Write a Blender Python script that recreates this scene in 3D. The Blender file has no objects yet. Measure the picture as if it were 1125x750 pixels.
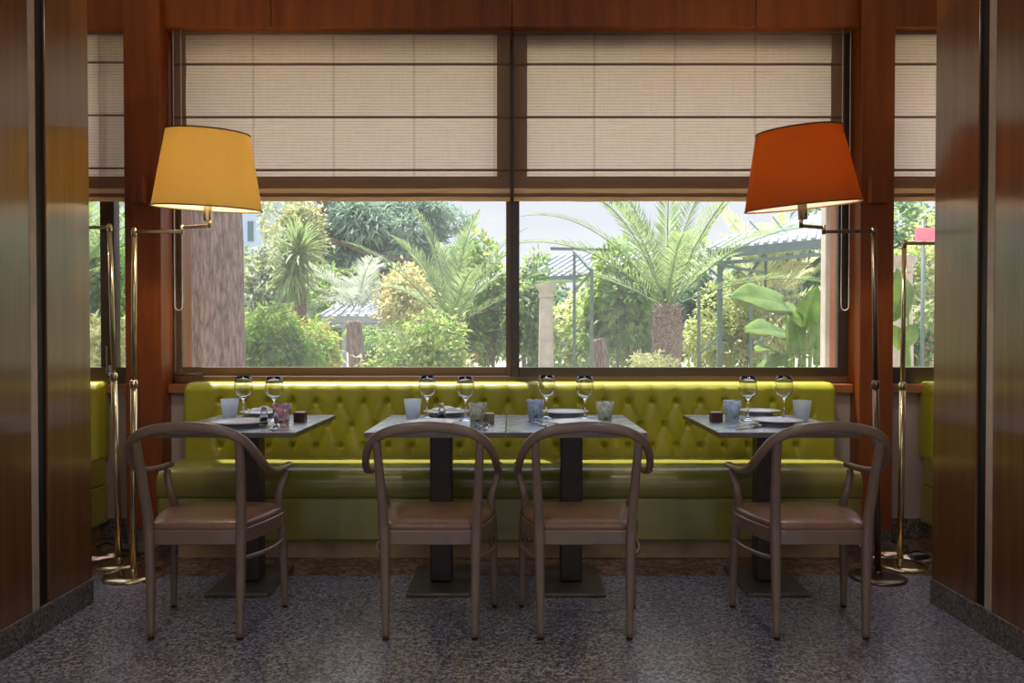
import bpy, math, random
import numpy as np
from mathutils import Vector, Matrix, noise
PI = math.pi
R = math.radians
random.seed(7)
SC = bpy.context.scene
COL = SC.collection

# ------------------------------------------------------------------ camera
TILT = R(0.9); H = 1.135; F = 875.0; SHIFT = 10.74
cd = bpy.data.cameras.new('camera'); cam = bpy.data.objects.new('camera', cd); COL.objects.link(cam)
cam.location = (0, 0, H); cam.rotation_euler = (PI/2 - TILT, 0, 0)
cd.sensor_width = 36; cd.lens = 36*F/1125; cd.shift_y = SHIFT/1125; cd.clip_end = 400
SC.camera = cam

def ray(px, py):
    x = (px-562.5)/F; y = (375-py+SHIFT)/F
    return Vector((x, math.cos(TILT)+y*math.sin(TILT), -math.sin(TILT)+y*math.cos(TILT)))
def at(px, py, Y):
    d = ray(px, py); return Vector((0, 0, H)) + d*(Y/d.y)
def atz(px, py, Z):
    d = ray(px, py); return Vector((0, 0, H)) + d*((Z-H)/d.z)

# ------------------------------------------------------------------ materials
def nt(name):
    m = bpy.data.materials.new(name); m.use_nodes = True
    t = m.node_tree; t.nodes.clear()
    out = t.nodes.new('ShaderNodeOutputMaterial')
    return m, t, out
def N(t, kind, **kw):
    n = t.nodes.new(kind)
    for k, v in kw.items():
        if k in n.inputs.keys() if isinstance(k, str) else False: n.inputs[k].default_value = v
        else: setattr(n, k, v)
    return n
def L(t, a, b): t.links.new(a, b)
def ramp(t, fac, stops):
    r = t.nodes.new('ShaderNodeValToRGB'); e = r.color_ramp.elements
    while len(e) < len(stops): e.new(0.5)
    for i, (p, c) in enumerate(stops):
        e[i].position = p; e[i].color = (*c, 1)
    L(t, fac, r.inputs[0]); return r
def coords(t, scale=(1, 1, 1), kind='Object', rot=(0, 0, 0)):
    c = t.nodes.new('ShaderNodeTexCoord'); mp = t.nodes.new('ShaderNodeMapping')
    mp.inputs['Scale'].default_value = scale; mp.inputs['Rotation'].default_value = rot
    L(t, c.outputs[kind], mp.inputs[0]); return mp.outputs[0]
def bump(t, h, strength, dist, bsdf):
    b = t.nodes.new('ShaderNodeBump'); b.inputs['Strength'].default_value = strength; b.inputs['Distance'].default_value = dist
    L(t, h, b.inputs['Height']); L(t, b.outputs[0], bsdf.inputs['Normal'])
def noise_n(t, vec, scale, detail=3, rough=.5):
    n = t.nodes.new('ShaderNodeTexNoise'); n.inputs['Scale'].default_value = scale
    n.inputs['Detail'].default_value = detail; n.inputs['Roughness'].default_value = rough
    L(t, vec, n.inputs['Vector']); return n
def plain(name, col, rough=.5, metal=0, var=.12, nscale=18, spec=.5, coat=0, bmp=0):
    m, t, out = nt(name); b = N(t, 'ShaderNodeBsdfPrincipled')
    v = coords(t); n = noise_n(t, v, nscale)
    c = tuple(col)
    r = ramp(t, n.outputs[0], [(.3, tuple(x*(1-var) for x in c)), (.7, tuple(min(1, x*(1+var)) for x in c))])
    L(t, r.outputs[0], b.inputs['Base Color'])
    b.inputs['Roughness'].default_value = rough; b.inputs['Metallic'].default_value = metal
    b.inputs['Specular IOR Level'].default_value = spec; b.inputs['Coat Weight'].default_value = coat
    b.inputs['Coat Roughness'].default_value = .12
    if bmp: bump(t, n.outputs[0], bmp, .004, b)
    L(t, b.outputs[0], out.inputs[0]); return m
def wood(name, c1, c2, grain=(9, 9, .5), rough=.3, coat=.6, coatr=.16, board=0, spec=.5):
    m, t, out = nt(name); b = N(t, 'ShaderNodeBsdfPrincipled')
    v = coords(t, grain); n = noise_n(t, v, 3, 6, .6); n2 = noise_n(t, coords(t, (70, 70, 1.6)), 4, 3)
    mix = t.nodes.new('ShaderNodeMath'); mix.operation = 'MULTIPLY_ADD'; mix.inputs[1].default_value = .35
    L(t, n2.outputs[0], mix.inputs[0]); L(t, n.outputs[0], mix.inputs[2])
    r = ramp(t, mix.outputs[0], [(.45, c1), (.9, c2)])
    L(t, r.outputs[0], b.inputs['Base Color'])
    b.inputs['Roughness'].default_value = rough; b.inputs['Coat Weight'].default_value = coat
    b.inputs['Specular IOR Level'].default_value = spec
    b.inputs['Coat Roughness'].default_value = coatr; b.inputs['Coat IOR'].default_value = 1.65 if coat == 1 else 1.5
    bump(t, n2.outputs[0], .08, .002, b)
    L(t, b.outputs[0], out.inputs[0]); return m
def granite(name, dark, mid, light, scale=55, rough=.2, joints=None, spec=.5):
    m, t, out = nt(name); b = N(t, 'ShaderNodeBsdfPrincipled')
    v = coords(t)
    vo = t.nodes.new('ShaderNodeTexVoronoi'); vo.inputs['Scale'].default_value = scale; L(t, v, vo.inputs['Vector'])
    sep = t.nodes.new('ShaderNodeSeparateColor'); L(t, vo.outputs['Color'], sep.inputs[0])
    n = noise_n(t, v, scale*.35, 5, .7)
    a = t.nodes.new('ShaderNodeMath'); a.operation = 'MULTIPLY_ADD'; a.inputs[1].default_value = .5
    L(t, sep.outputs[0], a.inputs[0]); L(t, n.outputs[0], a.inputs[2])
    r = ramp(t, a.outputs[0], [(.5, dark), (.72, mid), (.97, light)])
    col = r.outputs[0]
    if joints:
        br = t.nodes.new('ShaderNodeTexBrick'); br.offset = 0; br.squash = 1
        br.inputs['Scale'].default_value = 1; br.inputs['Brick Width'].default_value = joints[0]; br.inputs['Row Height'].default_value = joints[1]
        br.inputs['Mortar Size'].default_value = .0035; br.inputs['Mortar Smooth'].default_value = 0
        mp = t.nodes.new('ShaderNodeMapping'); mp.inputs['Location'].default_value = (joints[2], joints[3], 0)
        L(t, v, mp.inputs[0]); L(t, mp.outputs[0], br.inputs['Vector'])
        mx = t.nodes.new('ShaderNodeMix'); mx.data_type = 'RGBA'
        L(t, br.outputs['Fac'], mx.inputs[0]); L(t, col, mx.inputs[6]); mx.inputs[7].default_value = (.26, .24, .27, 1)
        # tile to tile tone
        tn = noise_n(t, mp.outputs[0], .9, 1)
        col = mx.outputs[2]
    L(t, col, b.inputs['Base Color'])
    rr = t.nodes.new('ShaderNodeMapRange'); rr.inputs[3].default_value = rough; rr.inputs[4].default_value = rough+.22
    L(t, n.outputs[0], rr.inputs[0]); L(t, rr.outputs[0], b.inputs['Roughness'])
    if joints: b.inputs['Coat Weight'].default_value = .7; b.inputs['Coat Roughness'].default_value = .09
    b.inputs['Specular IOR Level'].default_value = spec
    L(t, b.outputs[0], out.inputs[0]); return m
def leafmat(name, c1, c2, trans=.5, rough=.45, scale=3):
    m, t, out = nt(name)
    oi = t.nodes.new('ShaderNodeTexCoord'); n = noise_n(t, oi.outputs['Object'], scale, 4, .7)
    r = ramp(t, n.outputs[0], [(.32, c1), (.68, c2)])
    b = N(t, 'ShaderNodeBsdfPrincipled'); L(t, r.outputs[0], b.inputs['Base Color']); b.inputs['Roughness'].default_value = rough
    tr = t.nodes.new('ShaderNodeBsdfTranslucent'); g = t.nodes.new('ShaderNodeMix'); g.data_type = 'RGBA'; g.blend_type = 'MULTIPLY'
    g.inputs[0].default_value = .6; L(t, r.outputs[0], g.inputs[6]); g.inputs[7].default_value = (1, 1, .45, 1)
    L(t, r.outputs[0], tr.inputs[0])
    mx = t.nodes.new('ShaderNodeMixShader'); mx.inputs[0].default_value = trans
    L(t, b.outputs[0], mx.inputs[1]); L(t, tr.outputs[0], mx.inputs[2]); L(t, mx.outputs[0], out.inputs[0]); return m
def metal(name, col, rough=.25):
    return plain(name, col, rough, 1, .06, 30)
def glass(name, col=(1, 1, 1), rough=0.0):
    m, t, out = nt(name); b = N(t, 'ShaderNodeBsdfGlass'); b.inputs['Color'].default_value = (*col, 1)
    b.inputs['Roughness'].default_value = rough; b.inputs['IOR'].default_value = 1.45
    L(t, b.outputs[0], out.inputs[0]); return m
def tumbler_mat(name, c1, c2, cover=.5, scale=30):
    # clear glass with a painted swirl of milky colour
    m, t, out = nt(name); g = N(t, 'ShaderNodeBsdfGlass'); g.inputs['IOR'].default_value = 1.35; g.inputs['Color'].default_value = (.93, .95, .97, 1)
    n = noise_n(t, coords(t), scale, 3, .6); n.inputs['Distortion'].default_value = 1.5
    f = ramp(t, n.outputs[0], [(max(0, .62-cover*.5), (0, 0, 0)), (min(1, .80-cover*.5), (1, 1, 1))])
    d = t.nodes.new('ShaderNodeBsdfDiffuse'); tr = t.nodes.new('ShaderNodeBsdfTranslucent')
    d.inputs[0].default_value = (*c1, 1); tr.inputs[0].default_value = (*c2, 1)
    m1 = t.nodes.new('ShaderNodeMixShader'); m1.inputs[0].default_value = .7; L(t, d.outputs[0], m1.inputs[1]); L(t, tr.outputs[0], m1.inputs[2])
    sc = t.nodes.new('ShaderNodeMath'); sc.operation = 'MULTIPLY'; sc.inputs[1].default_value = .88; L(t, f.outputs[0], sc.inputs[0])
    mx = t.nodes.new('ShaderNodeMixShader'); L(t, sc.outputs[0], mx.inputs[0]); L(t, g.outputs[0], mx.inputs[1]); L(t, m1.outputs[0], mx.inputs[2])
    L(t, mx.outputs[0], out.inputs[0]); return m

M = {}
M['cherry'] = wood('cherry_wood', (.16, .028, .003), (.29, .075, .007), (5, 5, .35), .4, .15, .2, 0, .35)
M['panel'] = wood('panel_wood', (.105, .036, .009), (.215, .084, .021), (7, 7, .3), .34, 1, .17)
M['sillwood'] = wood('sill_wood', (.30, .10, .03), (.46, .18, .06), (.5, 9, 9), .35, .4)
M['chairwood'] = plain('taupe_lacquered_wood', (.225, .158, .118), .33, 0, .10, 12, .5, .25)
M['leather'] = plain('brown_leather', (.24, .13, .085), .34, 0, .10, 40, .5, 0, .15)
M['foot'] = plain('black_rubber', (.015, .013, .012), .6)
M['bench'] = plain('olive_green_leatherette', (.31, .285, .055), .34, 0, .05, 6, .6, .45, .04)
M['benchback'] = plain('olive_green_velvet', (.38, .37, .024), .40, 0, .06, 6, .5, .15)
M['plinth'] = plain('beige_plinth', (.36, .25, .13), .6)
M['seam'] = plain('dark_piping', (.12, .12, .02), .6)
M['floor'] = granite('grey_granite', (.080, .072, .095), (.150, .138, .180), (.48, .45, .53), 135, .19, (1.2, .95, .013, -2.89+.95*4))
M['border'] = granite('brown_granite', (.06, .032, .022), (.15, .085, .06), (.33, .24, .19), 40, .22, (.6, 3.0, .2, 1))
M['skirt'] = granite('brown_grey_granite', (.06, .05, .045), (.12, .10, .09), (.24, .21, .19), 130, .35)
M['wallpaint'] = plain('beige_wall', (.50, .42, .37), .7, 0, .04, 4)
M['ceiling'] = plain('ceiling_white', (.74, .72, .68), .8, 0, .02)
M['frame'] = wood('dark_bronze_frame', (.036, .022, .014), (.07, .042, .026), (.5, .5, 6), .4, .2)
M['framelight'] = wood('brown_window_timber', (.12, .06, .03), (.19, .10, .05), (.6, 6, 6), .4, .2)
M['brass'] = metal('polished_brass', (.62, .50, .29), .2)
M['brassdark'] = metal('antique_brass', (.17, .12, .08), .3)
M['stone'] = granite('slate_table_top', (.15, .175, .225), (.20, .23, .29), (.28, .31, .37), 30, .16)
M['stone'].node_tree.nodes['Principled BSDF'].inputs['Coat Weight'].default_value = 1; M['stone'].node_tree.nodes['Principled BSDF'].inputs['Coat IOR'].default_value = 1.9; M['stone'].node_tree.nodes['Principled BSDF'].inputs['Coat Roughness'].default_value = .3
M['bronze'] = plain('dark_bronze_metal', (.16, .13, .11), .34, .6, .12, 14)
M['post'] = plain('dark_brown_metal_post', (.055, .036, .034), .42, .3, .15, 9)
M['white'] = plain('white_ceramic', (.90, .90, .92), .18, 0, .02)
M['greyceramic'] = plain('lilac_grey_ceramic', (.66, .63, .66), .25, 0, .04)
M['linen'] = plain('white_linen', (.92, .92, .92), .8, 0, .03, 60, .3, 0, .3)
M['steel'] = metal('stainless_steel', (.75, .75, .76), .15)
M['black'] = plain('black_plastic', (.015, .015, .016), .35)
M['darkbrown'] = plain('dark_brown_wood', (.065, .02, .012), .45)
M['tan'] = plain('tan_wood', (.30, .21, .14), .5)
M['salt'] = plain('salt_grains', (.75, .66, .58), .8, 0, .25, 300)
M['plastic'] = plain('white_plastic', (.75, .73, .7), .4)
def thin_glass(name):
    m, t, out = nt(name); tr = t.nodes.new('ShaderNodeBsdfTransparent'); gl = t.nodes.new('ShaderNodeBsdfGlossy'); gl.inputs['Roughness'].default_value = .03
    tr.inputs[0].default_value = (.97, .98, .98, 1); fr = t.nodes.new('ShaderNodeFresnel'); fr.inputs[0].default_value = 1.5
    ge = t.nodes.new('ShaderNodeNewGeometry'); sb = t.nodes.new('ShaderNodeMath'); sb.operation = 'SUBTRACT'; sb.use_clamp = True
    L(t, fr.outputs[0], sb.inputs[0]); L(t, ge.outputs['Backfacing'], sb.inputs[1])
    mx = t.nodes.new('ShaderNodeMixShader'); L(t, sb.outputs[0], mx.inputs[0]); L(t, tr.outputs[0], mx.inputs[1]); L(t, gl.outputs[0], mx.inputs[2])
    L(t, mx.outputs[0], out.inputs[0]); return m
M['clear'] = glass('clear_glass'); M['clear'].node_tree.nodes['Glass BSDF'].inputs['IOR'].default_value = 1.38
M['frosted'] = tumbler_mat('frosted_blue_white_glass', (.90, .95, 1.0), (.93, .97, 1.0), 1.25)
M['pinkglass'] = tumbler_mat('pink_swirl_glass', (.85, .42, .46), (.98, .62, .66), .42, 18)
M['yellowglass'] = tumbler_mat('pale_yellow_swirl_glass', (.80, .82, .66), (.95, .96, .80), .5, 20)
M['blueglass'] = tumbler_mat('pale_blue_swirl_glass', (.70, .80, .95), (.85, .92, 1), .55, 20)
M['gapshade'] = plain('black_recess_shade', (.006, .005, .005), .7)  # near black colour painting the shade inside the panel joints
M['striptrim'] = plain('taupe_metal_strip', (.50, .38, .30), .5)

def shade_mat(name, col, tcol, k=.55):
    m, t, out = nt(name)
    d = t.nodes.new('ShaderNodeBsdfDiffuse'); tr = t.nodes.new('ShaderNodeBsdfTranslucent')
    n = noise_n(t, coords(t, (6, 6, 220)), 3, 3); n2 = noise_n(t, coords(t, (90, 90, 2)), 4, 2)
    a = t.nodes.new('ShaderNodeMath'); a.operation = 'ADD'; L(t, n.outputs[0], a.inputs[0]); L(t, n2.outputs[0], a.inputs[1])
    for node, c in ((d, col), (tr, tcol)):
        r = ramp(t, a.outputs[0], [(.35, tuple(x*.88 for x in c)), (1.0, c)]); L(t, r.outputs[0], node.inputs[0])
    mx = t.nodes.new('ShaderNodeMixShader'); mx.inputs[0].default_value = k
    L(t, d.outputs[0], mx.inputs[1]); L(t, tr.outputs[0], mx.inputs[2]); L(t, mx.outputs[0], out.inputs[0]); return m
M['shade_yellow'] = shade_mat('yellow_shade_fabric', (.85, .68, .28), (.92, .76, .38))
M['shade_orange'] = shade_mat('orange_red_shade_fabric', (.54, .18, .045), (.56, .23, .06))
M['shade_pink'] = shade_mat('pink_shade_fabric', (.9, .36, .42), (.9, .4, .45))
M['lining'] = shade_mat('white_shade_lining', (.85, .80, .70), (.9, .85, .72))
M['trimdark'] = plain('dark_brown_shade_trim', (.10, .055, .02), .6)
M['cord'] = plain('white_cord', (.8, .78, .75), .6)

def blind_mat():
    m, t, out = nt('woven_beige_blind'); v = coords(t)
    w = t.nodes.new('ShaderNodeTexWave'); w.bands_direction = 'Z'; w.inputs['Scale'].default_value = 19; w.inputs['Distortion'].default_value = .8
    w.inputs['Detail'].default_value = 2; w.inputs['Detail Scale'].default_value = 3; L(t, v, w.inputs['Vector'])
    n = noise_n(t, coords(t, (3, 3, 160)), 2, 4, .7); n2 = noise_n(t, coords(t, (110, 110, 3)), 2, 2)
    big = noise_n(t, v, 1.3, 2)
    w2 = t.nodes.new('ShaderNodeTexWave'); w2.bands_direction = 'X'; w2.inputs['Scale'].default_value = .69; L(t, v, w2.inputs['Vector'])
    s = ramp(t, w2.outputs[0], [(0, (0, 0, 0)), (.0035, (1, 1, 1))])
    s.color_ramp.elements[0].color = (.80, .78, .76, 1)
    a = t.nodes.new('ShaderNodeMath'); a.operation = 'MULTIPLY_ADD'; a.inputs[1].default_value = .32; L(t, w.outputs[0], a.inputs[0]); L(t, n.outputs[0], a.inputs[2])
    a2 = t.nodes.new('ShaderNodeMath'); a2.operation = 'MULTIPLY_ADD'; a2.inputs[1].default_value = .3; L(t, n2.outputs[0], a2.inputs[0]); L(t, a.outputs[0], a2.inputs[2])
    r = ramp(t, a2.outputs[0], [(.42, (.56, .40, .29)), (.70, (.76, .56, .41)), (.95, (.90, .70, .54))])
    mu = t.nodes.new('ShaderNodeMix'); mu.data_type = 'RGBA'; mu.blend_type = 'MULTIPLY'; mu.inputs[0].default_value = 1
    L(t, r.outputs[0], mu.inputs[6]); L(t, s.outputs[0], mu.inputs[7])
    d = t.nodes.new('ShaderNodeBsdfDiffuse'); tr = t.nodes.new('ShaderNodeBsdfTranslucent')
    L(t, mu.outputs[2], d.inputs[0]); L(t, mu.outputs[2], tr.inputs[0])
    mx = t.nodes.new('ShaderNodeMixShader'); mx.inputs[0].default_value = .7
    L(t, d.outputs[0], mx.inputs[1]); L(t, tr.outputs[0], mx.inputs[2]); L(t, mx.outputs[0], out.inputs[0]); return m
M['blind'] = blind_mat()
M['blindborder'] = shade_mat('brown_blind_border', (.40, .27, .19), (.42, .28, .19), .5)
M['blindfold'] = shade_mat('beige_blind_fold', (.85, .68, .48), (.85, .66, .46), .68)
M['batten'] = plain('dark_blind_batten', (.17, .10, .06), .6)

def pane_mat():
    m, t, out = nt('window_glass')
    tr = t.nodes.new('ShaderNodeBsdfTransparent'); gl = t.nodes.new('ShaderNodeBsdfGlossy'); gl.inputs['Roughness'].default_value = .01
    tr.inputs[0].default_value = (.97, .975, .99, 1)
    fr = t.nodes.new('ShaderNodeFresnel'); fr.inputs[0].default_value = 1.45
    # faint white veil mixed into the glass, painting haze over the view
    veil = t.nodes.new('ShaderNodeBsdfTranslucent'); veil.inputs[0].default_value = (.95, .96, 1, 1)
    n = noise_n(t, coords(t), 1.2, 3); r = ramp(t, n.outputs[0], [(.3, (.014,)*3), (.7, (.034,)*3)])
    m0 = t.nodes.new('ShaderNodeMixShader'); L(t, r.outputs[0], m0.inputs[0]); L(t, tr.outputs[0], m0.inputs[1]); L(t, veil.outputs[0], m0.inputs[2])
    mx = t.nodes.new('ShaderNodeMixShader'); ge = t.nodes.new('ShaderNodeNewGeometry'); sb = t.nodes.new('ShaderNodeMath'); sb.operation = 'SUBTRACT'; sb.use_clamp = True
    L(t, fr.outputs[0], sb.inputs[0]); L(t, ge.outputs['Backfacing'], sb.inputs[1])   # reflection only at the outer faces, so light passes through
    L(t, sb.outputs[0], mx.inputs[0]); L(t, m0.outputs[0], mx.inputs[1]); L(t, gl.outputs[0], mx.inputs[2])
    L(t, mx.outputs[0], out.inputs[0]); return m
M['pane'] = pane_mat()

# outdoors
M['leaf_bright'] = leafmat('bright_green_leaves', (.22, .38, .05), (.50, .66, .14), .65)
M['leaf_mid'] = leafmat('mid_green_leaves', (.15, .27, .06), (.38, .52, .14), .65)
M['leaf_dark'] = leafmat('dark_green_leaves', (.07, .15, .07), (.22, .33, .16), .55)
M['leaf_grey'] = leafmat('silvery_leaves', (.26, .31, .20), (.50, .52, .38))
M['leaf_orange'] = leafmat('orange_tipped_leaves', (.55, .48, .12), (.85, .50, .26), .5, .45, 5)
M['leaf_pale'] = leafmat('pale_yellow_leaves', (.45, .50, .16), (.78, .74, .38))
M['conifer'] = leafmat('blue_green_needles', (.19, .31, .22), (.42, .52, .37), .45)
M['palm'] = leafmat('palm_leaflets', (.17, .27, .085), (.38, .47, .18), .45)
M['banana'] = leafmat('glossy_broad_leaves', (.13, .28, .04), (.38, .50, .10), .55, .28, 4)
M['flower'] = leafmat('pale_pink_petals', (.8, .45, .40), (.9, .7, .6), .4)
def barkmat(name, c1, c2, sc=(8, 8, 1.5)):
    m, t, out = nt(name); b = N(t, 'ShaderNodeBsdfPrincipled')
    n = noise_n(t, coords(t, sc), 4, 6, .7); vo = t.nodes.new('ShaderNodeTexVoronoi'); vo.feature = 'DISTANCE_TO_EDGE'
    vo.inputs['Scale'].default_value = 3.2; L(t, coords(t, sc), vo.inputs['Vector'])
    a = t.nodes.new('ShaderNodeMath'); a.operation = 'MULTIPLY_ADD'; a.inputs[1].default_value = .8; L(t, vo.outputs[0], a.inputs[0]); L(t, n.outputs[0], a.inputs[2])
    r = ramp(t, a.outputs[0], [(.35, c1), (.75, c2)]); L(t, r.outputs[0], b.inputs['Base Color']); b.inputs['Roughness'].default_value = .9
    bump(t, a.outputs[0], .9, .03, b); L(t, b.outputs[0], out.inputs[0]); return m
M['bark'] = barkmat('furrowed_bark', (.10, .06, .045), (.36, .24, .19))
M['palmbark'] = barkmat('palm_bark', (.05, .03, .02), (.36, .25, .16), (7, 7, 12))
M['oldstone'] = plain('weathered_stone', (.60, .50, .40), .8, 0, .15, 9)
M['render'] = plain('pale_render', (.55, .62, .72), .85, 0, .03, 2)
M['shutter'] = plain('green_shutter', (.10, .20, .21), .6)
M['green_metal'] = plain('grey_green_painted_iron', (.12, .17, .145), .5, 0)
M['roofsheet'] = plain('grey_roof_sheet', (.17, .18, .20), .6)
M['rooflight'] = plain('pale_roof_batten', (.42, .43, .45), .6)
M['grass'] = plain('grass', (.27, .26, .17), .9, 0, .3, 6)
M['gravel'] = plain('pale_gravel', (.45, .42, .36), .9, 0, .2, 40)
M['extwall'] = plain('exterior_render', (.62, .60, .56), .85)
M['terracotta'] = plain('pinkish_plaster', (.80, .42, .34), .8)

# ------------------------------------------------------------------ mesh builder
class MB:
    def __init__(s): s.v = []; s.f = []
    def add(s, vs, fs):
        o = len(s.v); s.v += [tuple(p) for p in vs]; s.f += [tuple(i+o for i in f) for f in fs]; return s
    def box(s, x0, x1, y0, y1, z0, z1, rot=None, piv=None):
        vs = [Vector(p) for p in ((x0,y0,z0),(x1,y0,z0),(x1,y1,z0),(x0,y1,z0),(x0,y0,z1),(x1,y0,z1),(x1,y1,z1),(x0,y1,z1))]
        if rot is not None:
            c = Vector(piv) if piv is not None else Vector(((x0+x1)/2, (y0+y1)/2, (z0+z1)/2))
            vs = [c + rot @ (p-c) for p in vs]
        return s.add(vs, [(0,3,2,1),(4,5,6,7),(0,1,5,4),(1,2,6,5),(2,3,7,6),(3,0,4,7)])
    def beam(s, a, b, w, h=None, up=(0, 0, 1)):
        h = h or w
        return s.tube([a, b], [(w/2, h/2)]*2, 4, up=up, square=True)
    def tube(s, pts, rad, seg=12, up=(0, 0, 1), caps=True, square=False, closed=False, power=1.0):
        pts = [Vector(p) for p in pts]; n = len(pts); up = Vector(up)
        if not isinstance(rad, (list, tuple)): rad = [rad]*n
        rad = [(r, r) if not isinstance(r, (list, tuple)) else r for r in rad]
        rings = []
        for i in range(n):
            if closed: tg = pts[(i+1) % n]-pts[i-1]
            else: tg = pts[min(n-1, i+1)]-pts[max(0, i-1)]
            tg.normalize()
            side = tg.cross(up)
            if side.length < 1e-4: side = tg.cross(Vector((0, 1, 0))) if abs(tg.y) < .9 else tg.cross(Vector((1, 0, 0)))
            side.normalize(); nu = side.cross(tg)
            ring = []
            for k in range(seg):
                if square:
                    a = PI/4 + k*PI/2; cx, cy = math.copysign(1, math.cos(a)), math.copysign(1, math.sin(a))
                else:
                    a = 2*PI*k/seg; cx, cy = math.cos(a), math.sin(a)
                    if power != 1.0:
                        cx = math.copysign(abs(cx)**power, cx); cy = math.copysign(abs(cy)**power, cy)
                ring.append(pts[i] + side*(rad[i][0]*cx) + nu*(rad[i][1]*cy))
            rings.append(ring)
        vs = [p for r in rings for p in r]; fs = []
        m = n if closed else n-1
        for i in range(m):
            for k in range(seg):
                a = i*seg+k; b = i*seg+(k+1) % seg; c = ((i+1) % n)*seg+(k+1) % seg; d = ((i+1) % n)*seg+k
                fs.append((a, d, c, b))
        if caps and not closed:
            fs.append(tuple(range(seg))); fs.append(tuple(reversed(range((n-1)*seg, n*seg))))
        return s.add(vs, fs)
    def lathe(s, prof, c=(0, 0, 0), seg=32, M4=None, close=False):
        vs = []; n = len(prof)
        for r, z in prof:
            for k in range(seg):
                a = 2*PI*k/seg; vs.append(Vector((r*math.cos(a), r*math.sin(a), z)))
        if M4 is not None: vs = [M4 @ p for p in vs]
        c = Vector(c); vs = [p+c for p in vs]; fs = []
        for i in range(n-1 if not close else n):
            j = (i+1) % n
            for k in range(seg):
                fs.append((i*seg+k, i*seg+(k+1) % seg, j*seg+(k+1) % seg, j*seg+k))
        if not close:
            if prof[0][0] > 1e-5: fs.append(tuple(reversed(range(seg))))
            if prof[-1][0] > 1e-5: fs.append(tuple(range((n-1)*seg, n*seg)))
        return s.add(vs, fs)
    def prism(s, outline, z0, z1):
        n = len(outline)
        vs = [(x, y, z0) for x, y in outline]+[(x, y, z1) for x, y in outline]
        fs = [tuple(reversed(range(n))), tuple(range(n, 2*n))]+[(i, (i+1) % n, n+(i+1) % n, n+i) for i in range(n)]
        return s.add(vs, fs)
    def build(s, name, mat, parent=None, smooth=False, bevel=0, seg=2, loc=None, auto=None):
        me = bpy.data.meshes.new(name); me.from_pydata(s.v, [], s.f); me.validate(); me.update()
        me.materials.append(mat if not isinstance(mat, str) else M[mat])
        if smooth or auto: me.polygons.foreach_set('use_smooth', [True]*len(me.polygons))
        o = bpy.data.objects.new(name, me); COL.objects.link(o)
        if parent is not None: o.parent = parent
        if loc is not None: o.location = loc
        if auto:
            me.set_sharp_from_angle(angle=R(auto))
        if bevel:
            md = o.modifiers.new('bevel', 'BEVEL'); md.width = bevel; md.segments = seg; md.limit_method = 'ANGLE'; md.angle_limit = R(40)
            md.harden_normals = False
        return o
def catmull(pts, n=8, closed=False):
    pts = [Vector(p) for p in pts]; out = []; m = len(pts)
    rng = range(m) if closed else range(m-1)
    for i in rng:
        p0 = pts[(i-1) % m] if closed else pts[max(0, i-1)]; p1 = pts[i]; p2 = pts[(i+1) % m] if closed else pts[i+1]
        p3 = pts[(i+2) % m] if closed else pts[min(m-1, i+2)]
        for k in range(n):
            t = k/n
            out.append(.5*((2*p1)+(p2-p0)*t+(2*p0-5*p1+4*p2-p3)*t*t+(3*p1-p0-3*p2+p3)*t**3))
    if not closed: out.append(pts[-1])
    return out
def thing(name, label, cat, loc=(0, 0, 0), rz=0, group=None):
    o = bpy.data.objects.new(name, None); COL.objects.link(o); o.empty_display_size = .1
    o.location = loc; o.rotation_euler = (0, 0, rz); tag(o, label, cat, group); return o
def tag(o, label, cat, group=None, kind=None):
    if label: o['label'] = label
    if cat: o['category'] = cat
    if group: o['group'] = group
    if kind: o['kind'] = kind
    return o
def struct(o, label=None):
    o['kind'] = 'structure'
    if label: o['label'] = label
    return o
KIDS = {}
def copy_tree(o, parent=None):
    c = o.copy(); COL.objects.link(c)
    if parent is not None: c.parent = parent
    for ch in [x for x in list(bpy.data.objects) if x.parent == o]: copy_tree(ch, c)
    return c

# ------------------------------------------------------------------ the room
YC = 4.40      # column fronts
YW = 4.52      # wall under the window
YG = 4.60      # glass
CEIL = 3.25
PX = 1.806     # inner faces of the side panels
PY = 3.41
XL = (at(137, 300, YC).x, at(177, 300, YC).x); XR = (at(945, 300, YC).x, at(982, 300, YC).x)

EDGE = 3.80
struct(MB().box(-5, 5, -5, EDGE, -.12, 0).build('floor', 'floor'), 'grey speckled granite floor')
struct(MB().box(-5, 5, EDGE, YW+.3, -.12, 0).build('floor', 'border'), 'brown granite border strip of the floor along the window wall')
struct(MB().box(-5.2, 5.2, -5.2, YG+.35, CEIL, CEIL+.15).build('ceiling', 'ceiling'))
struct(MB().box(-5.15, -5, -5, YG+.3, 0, CEIL).build('wall_far_left', 'wallpaint'))
struct(MB().box(5, 5.15, -5, YG+.3, 0, CEIL).build('wall_far_right', 'wallpaint'))
# unseen back wall, its three tall openings sized to let in fill daylight
wb = MB()
for a, b in ((-5, -4.6), (-1.6, -1.3), (1.3, 1.6), (4.6, 5)): wb.box(a, b, -5.15, -5, 0, CEIL)
for a, b in ((-4.6, -1.6), (-1.3, 1.3), (1.6, 4.6)):
    wb.box(a, b, -5.15, -5, 0, .5); wb.box(a, b, -5.15, -5, 2.7, CEIL)
struct(wb.build('wall_back', 'wallpaint'))
# window wall under the sill
SILLZ = at(187, 422, YW-.04).z
struct(MB().box(-5, 5, YW, YW+.3, 0, SILLZ-.05).build('wall_front', 'wallpaint'), 'beige wall below the window sill')
sk = MB()
SKH = at(200, 569, YW-.02).z
for a, b in ((-5, XL[0]), (XL[1], XR[0]), (XR[1], 5)): sk.box(a, b, YW-.015, YW, 0, .115)
struct(sk.build('baseboard_front', 'skirt', bevel=.003), 'low speckled granite skirting under the window wall')
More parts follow.
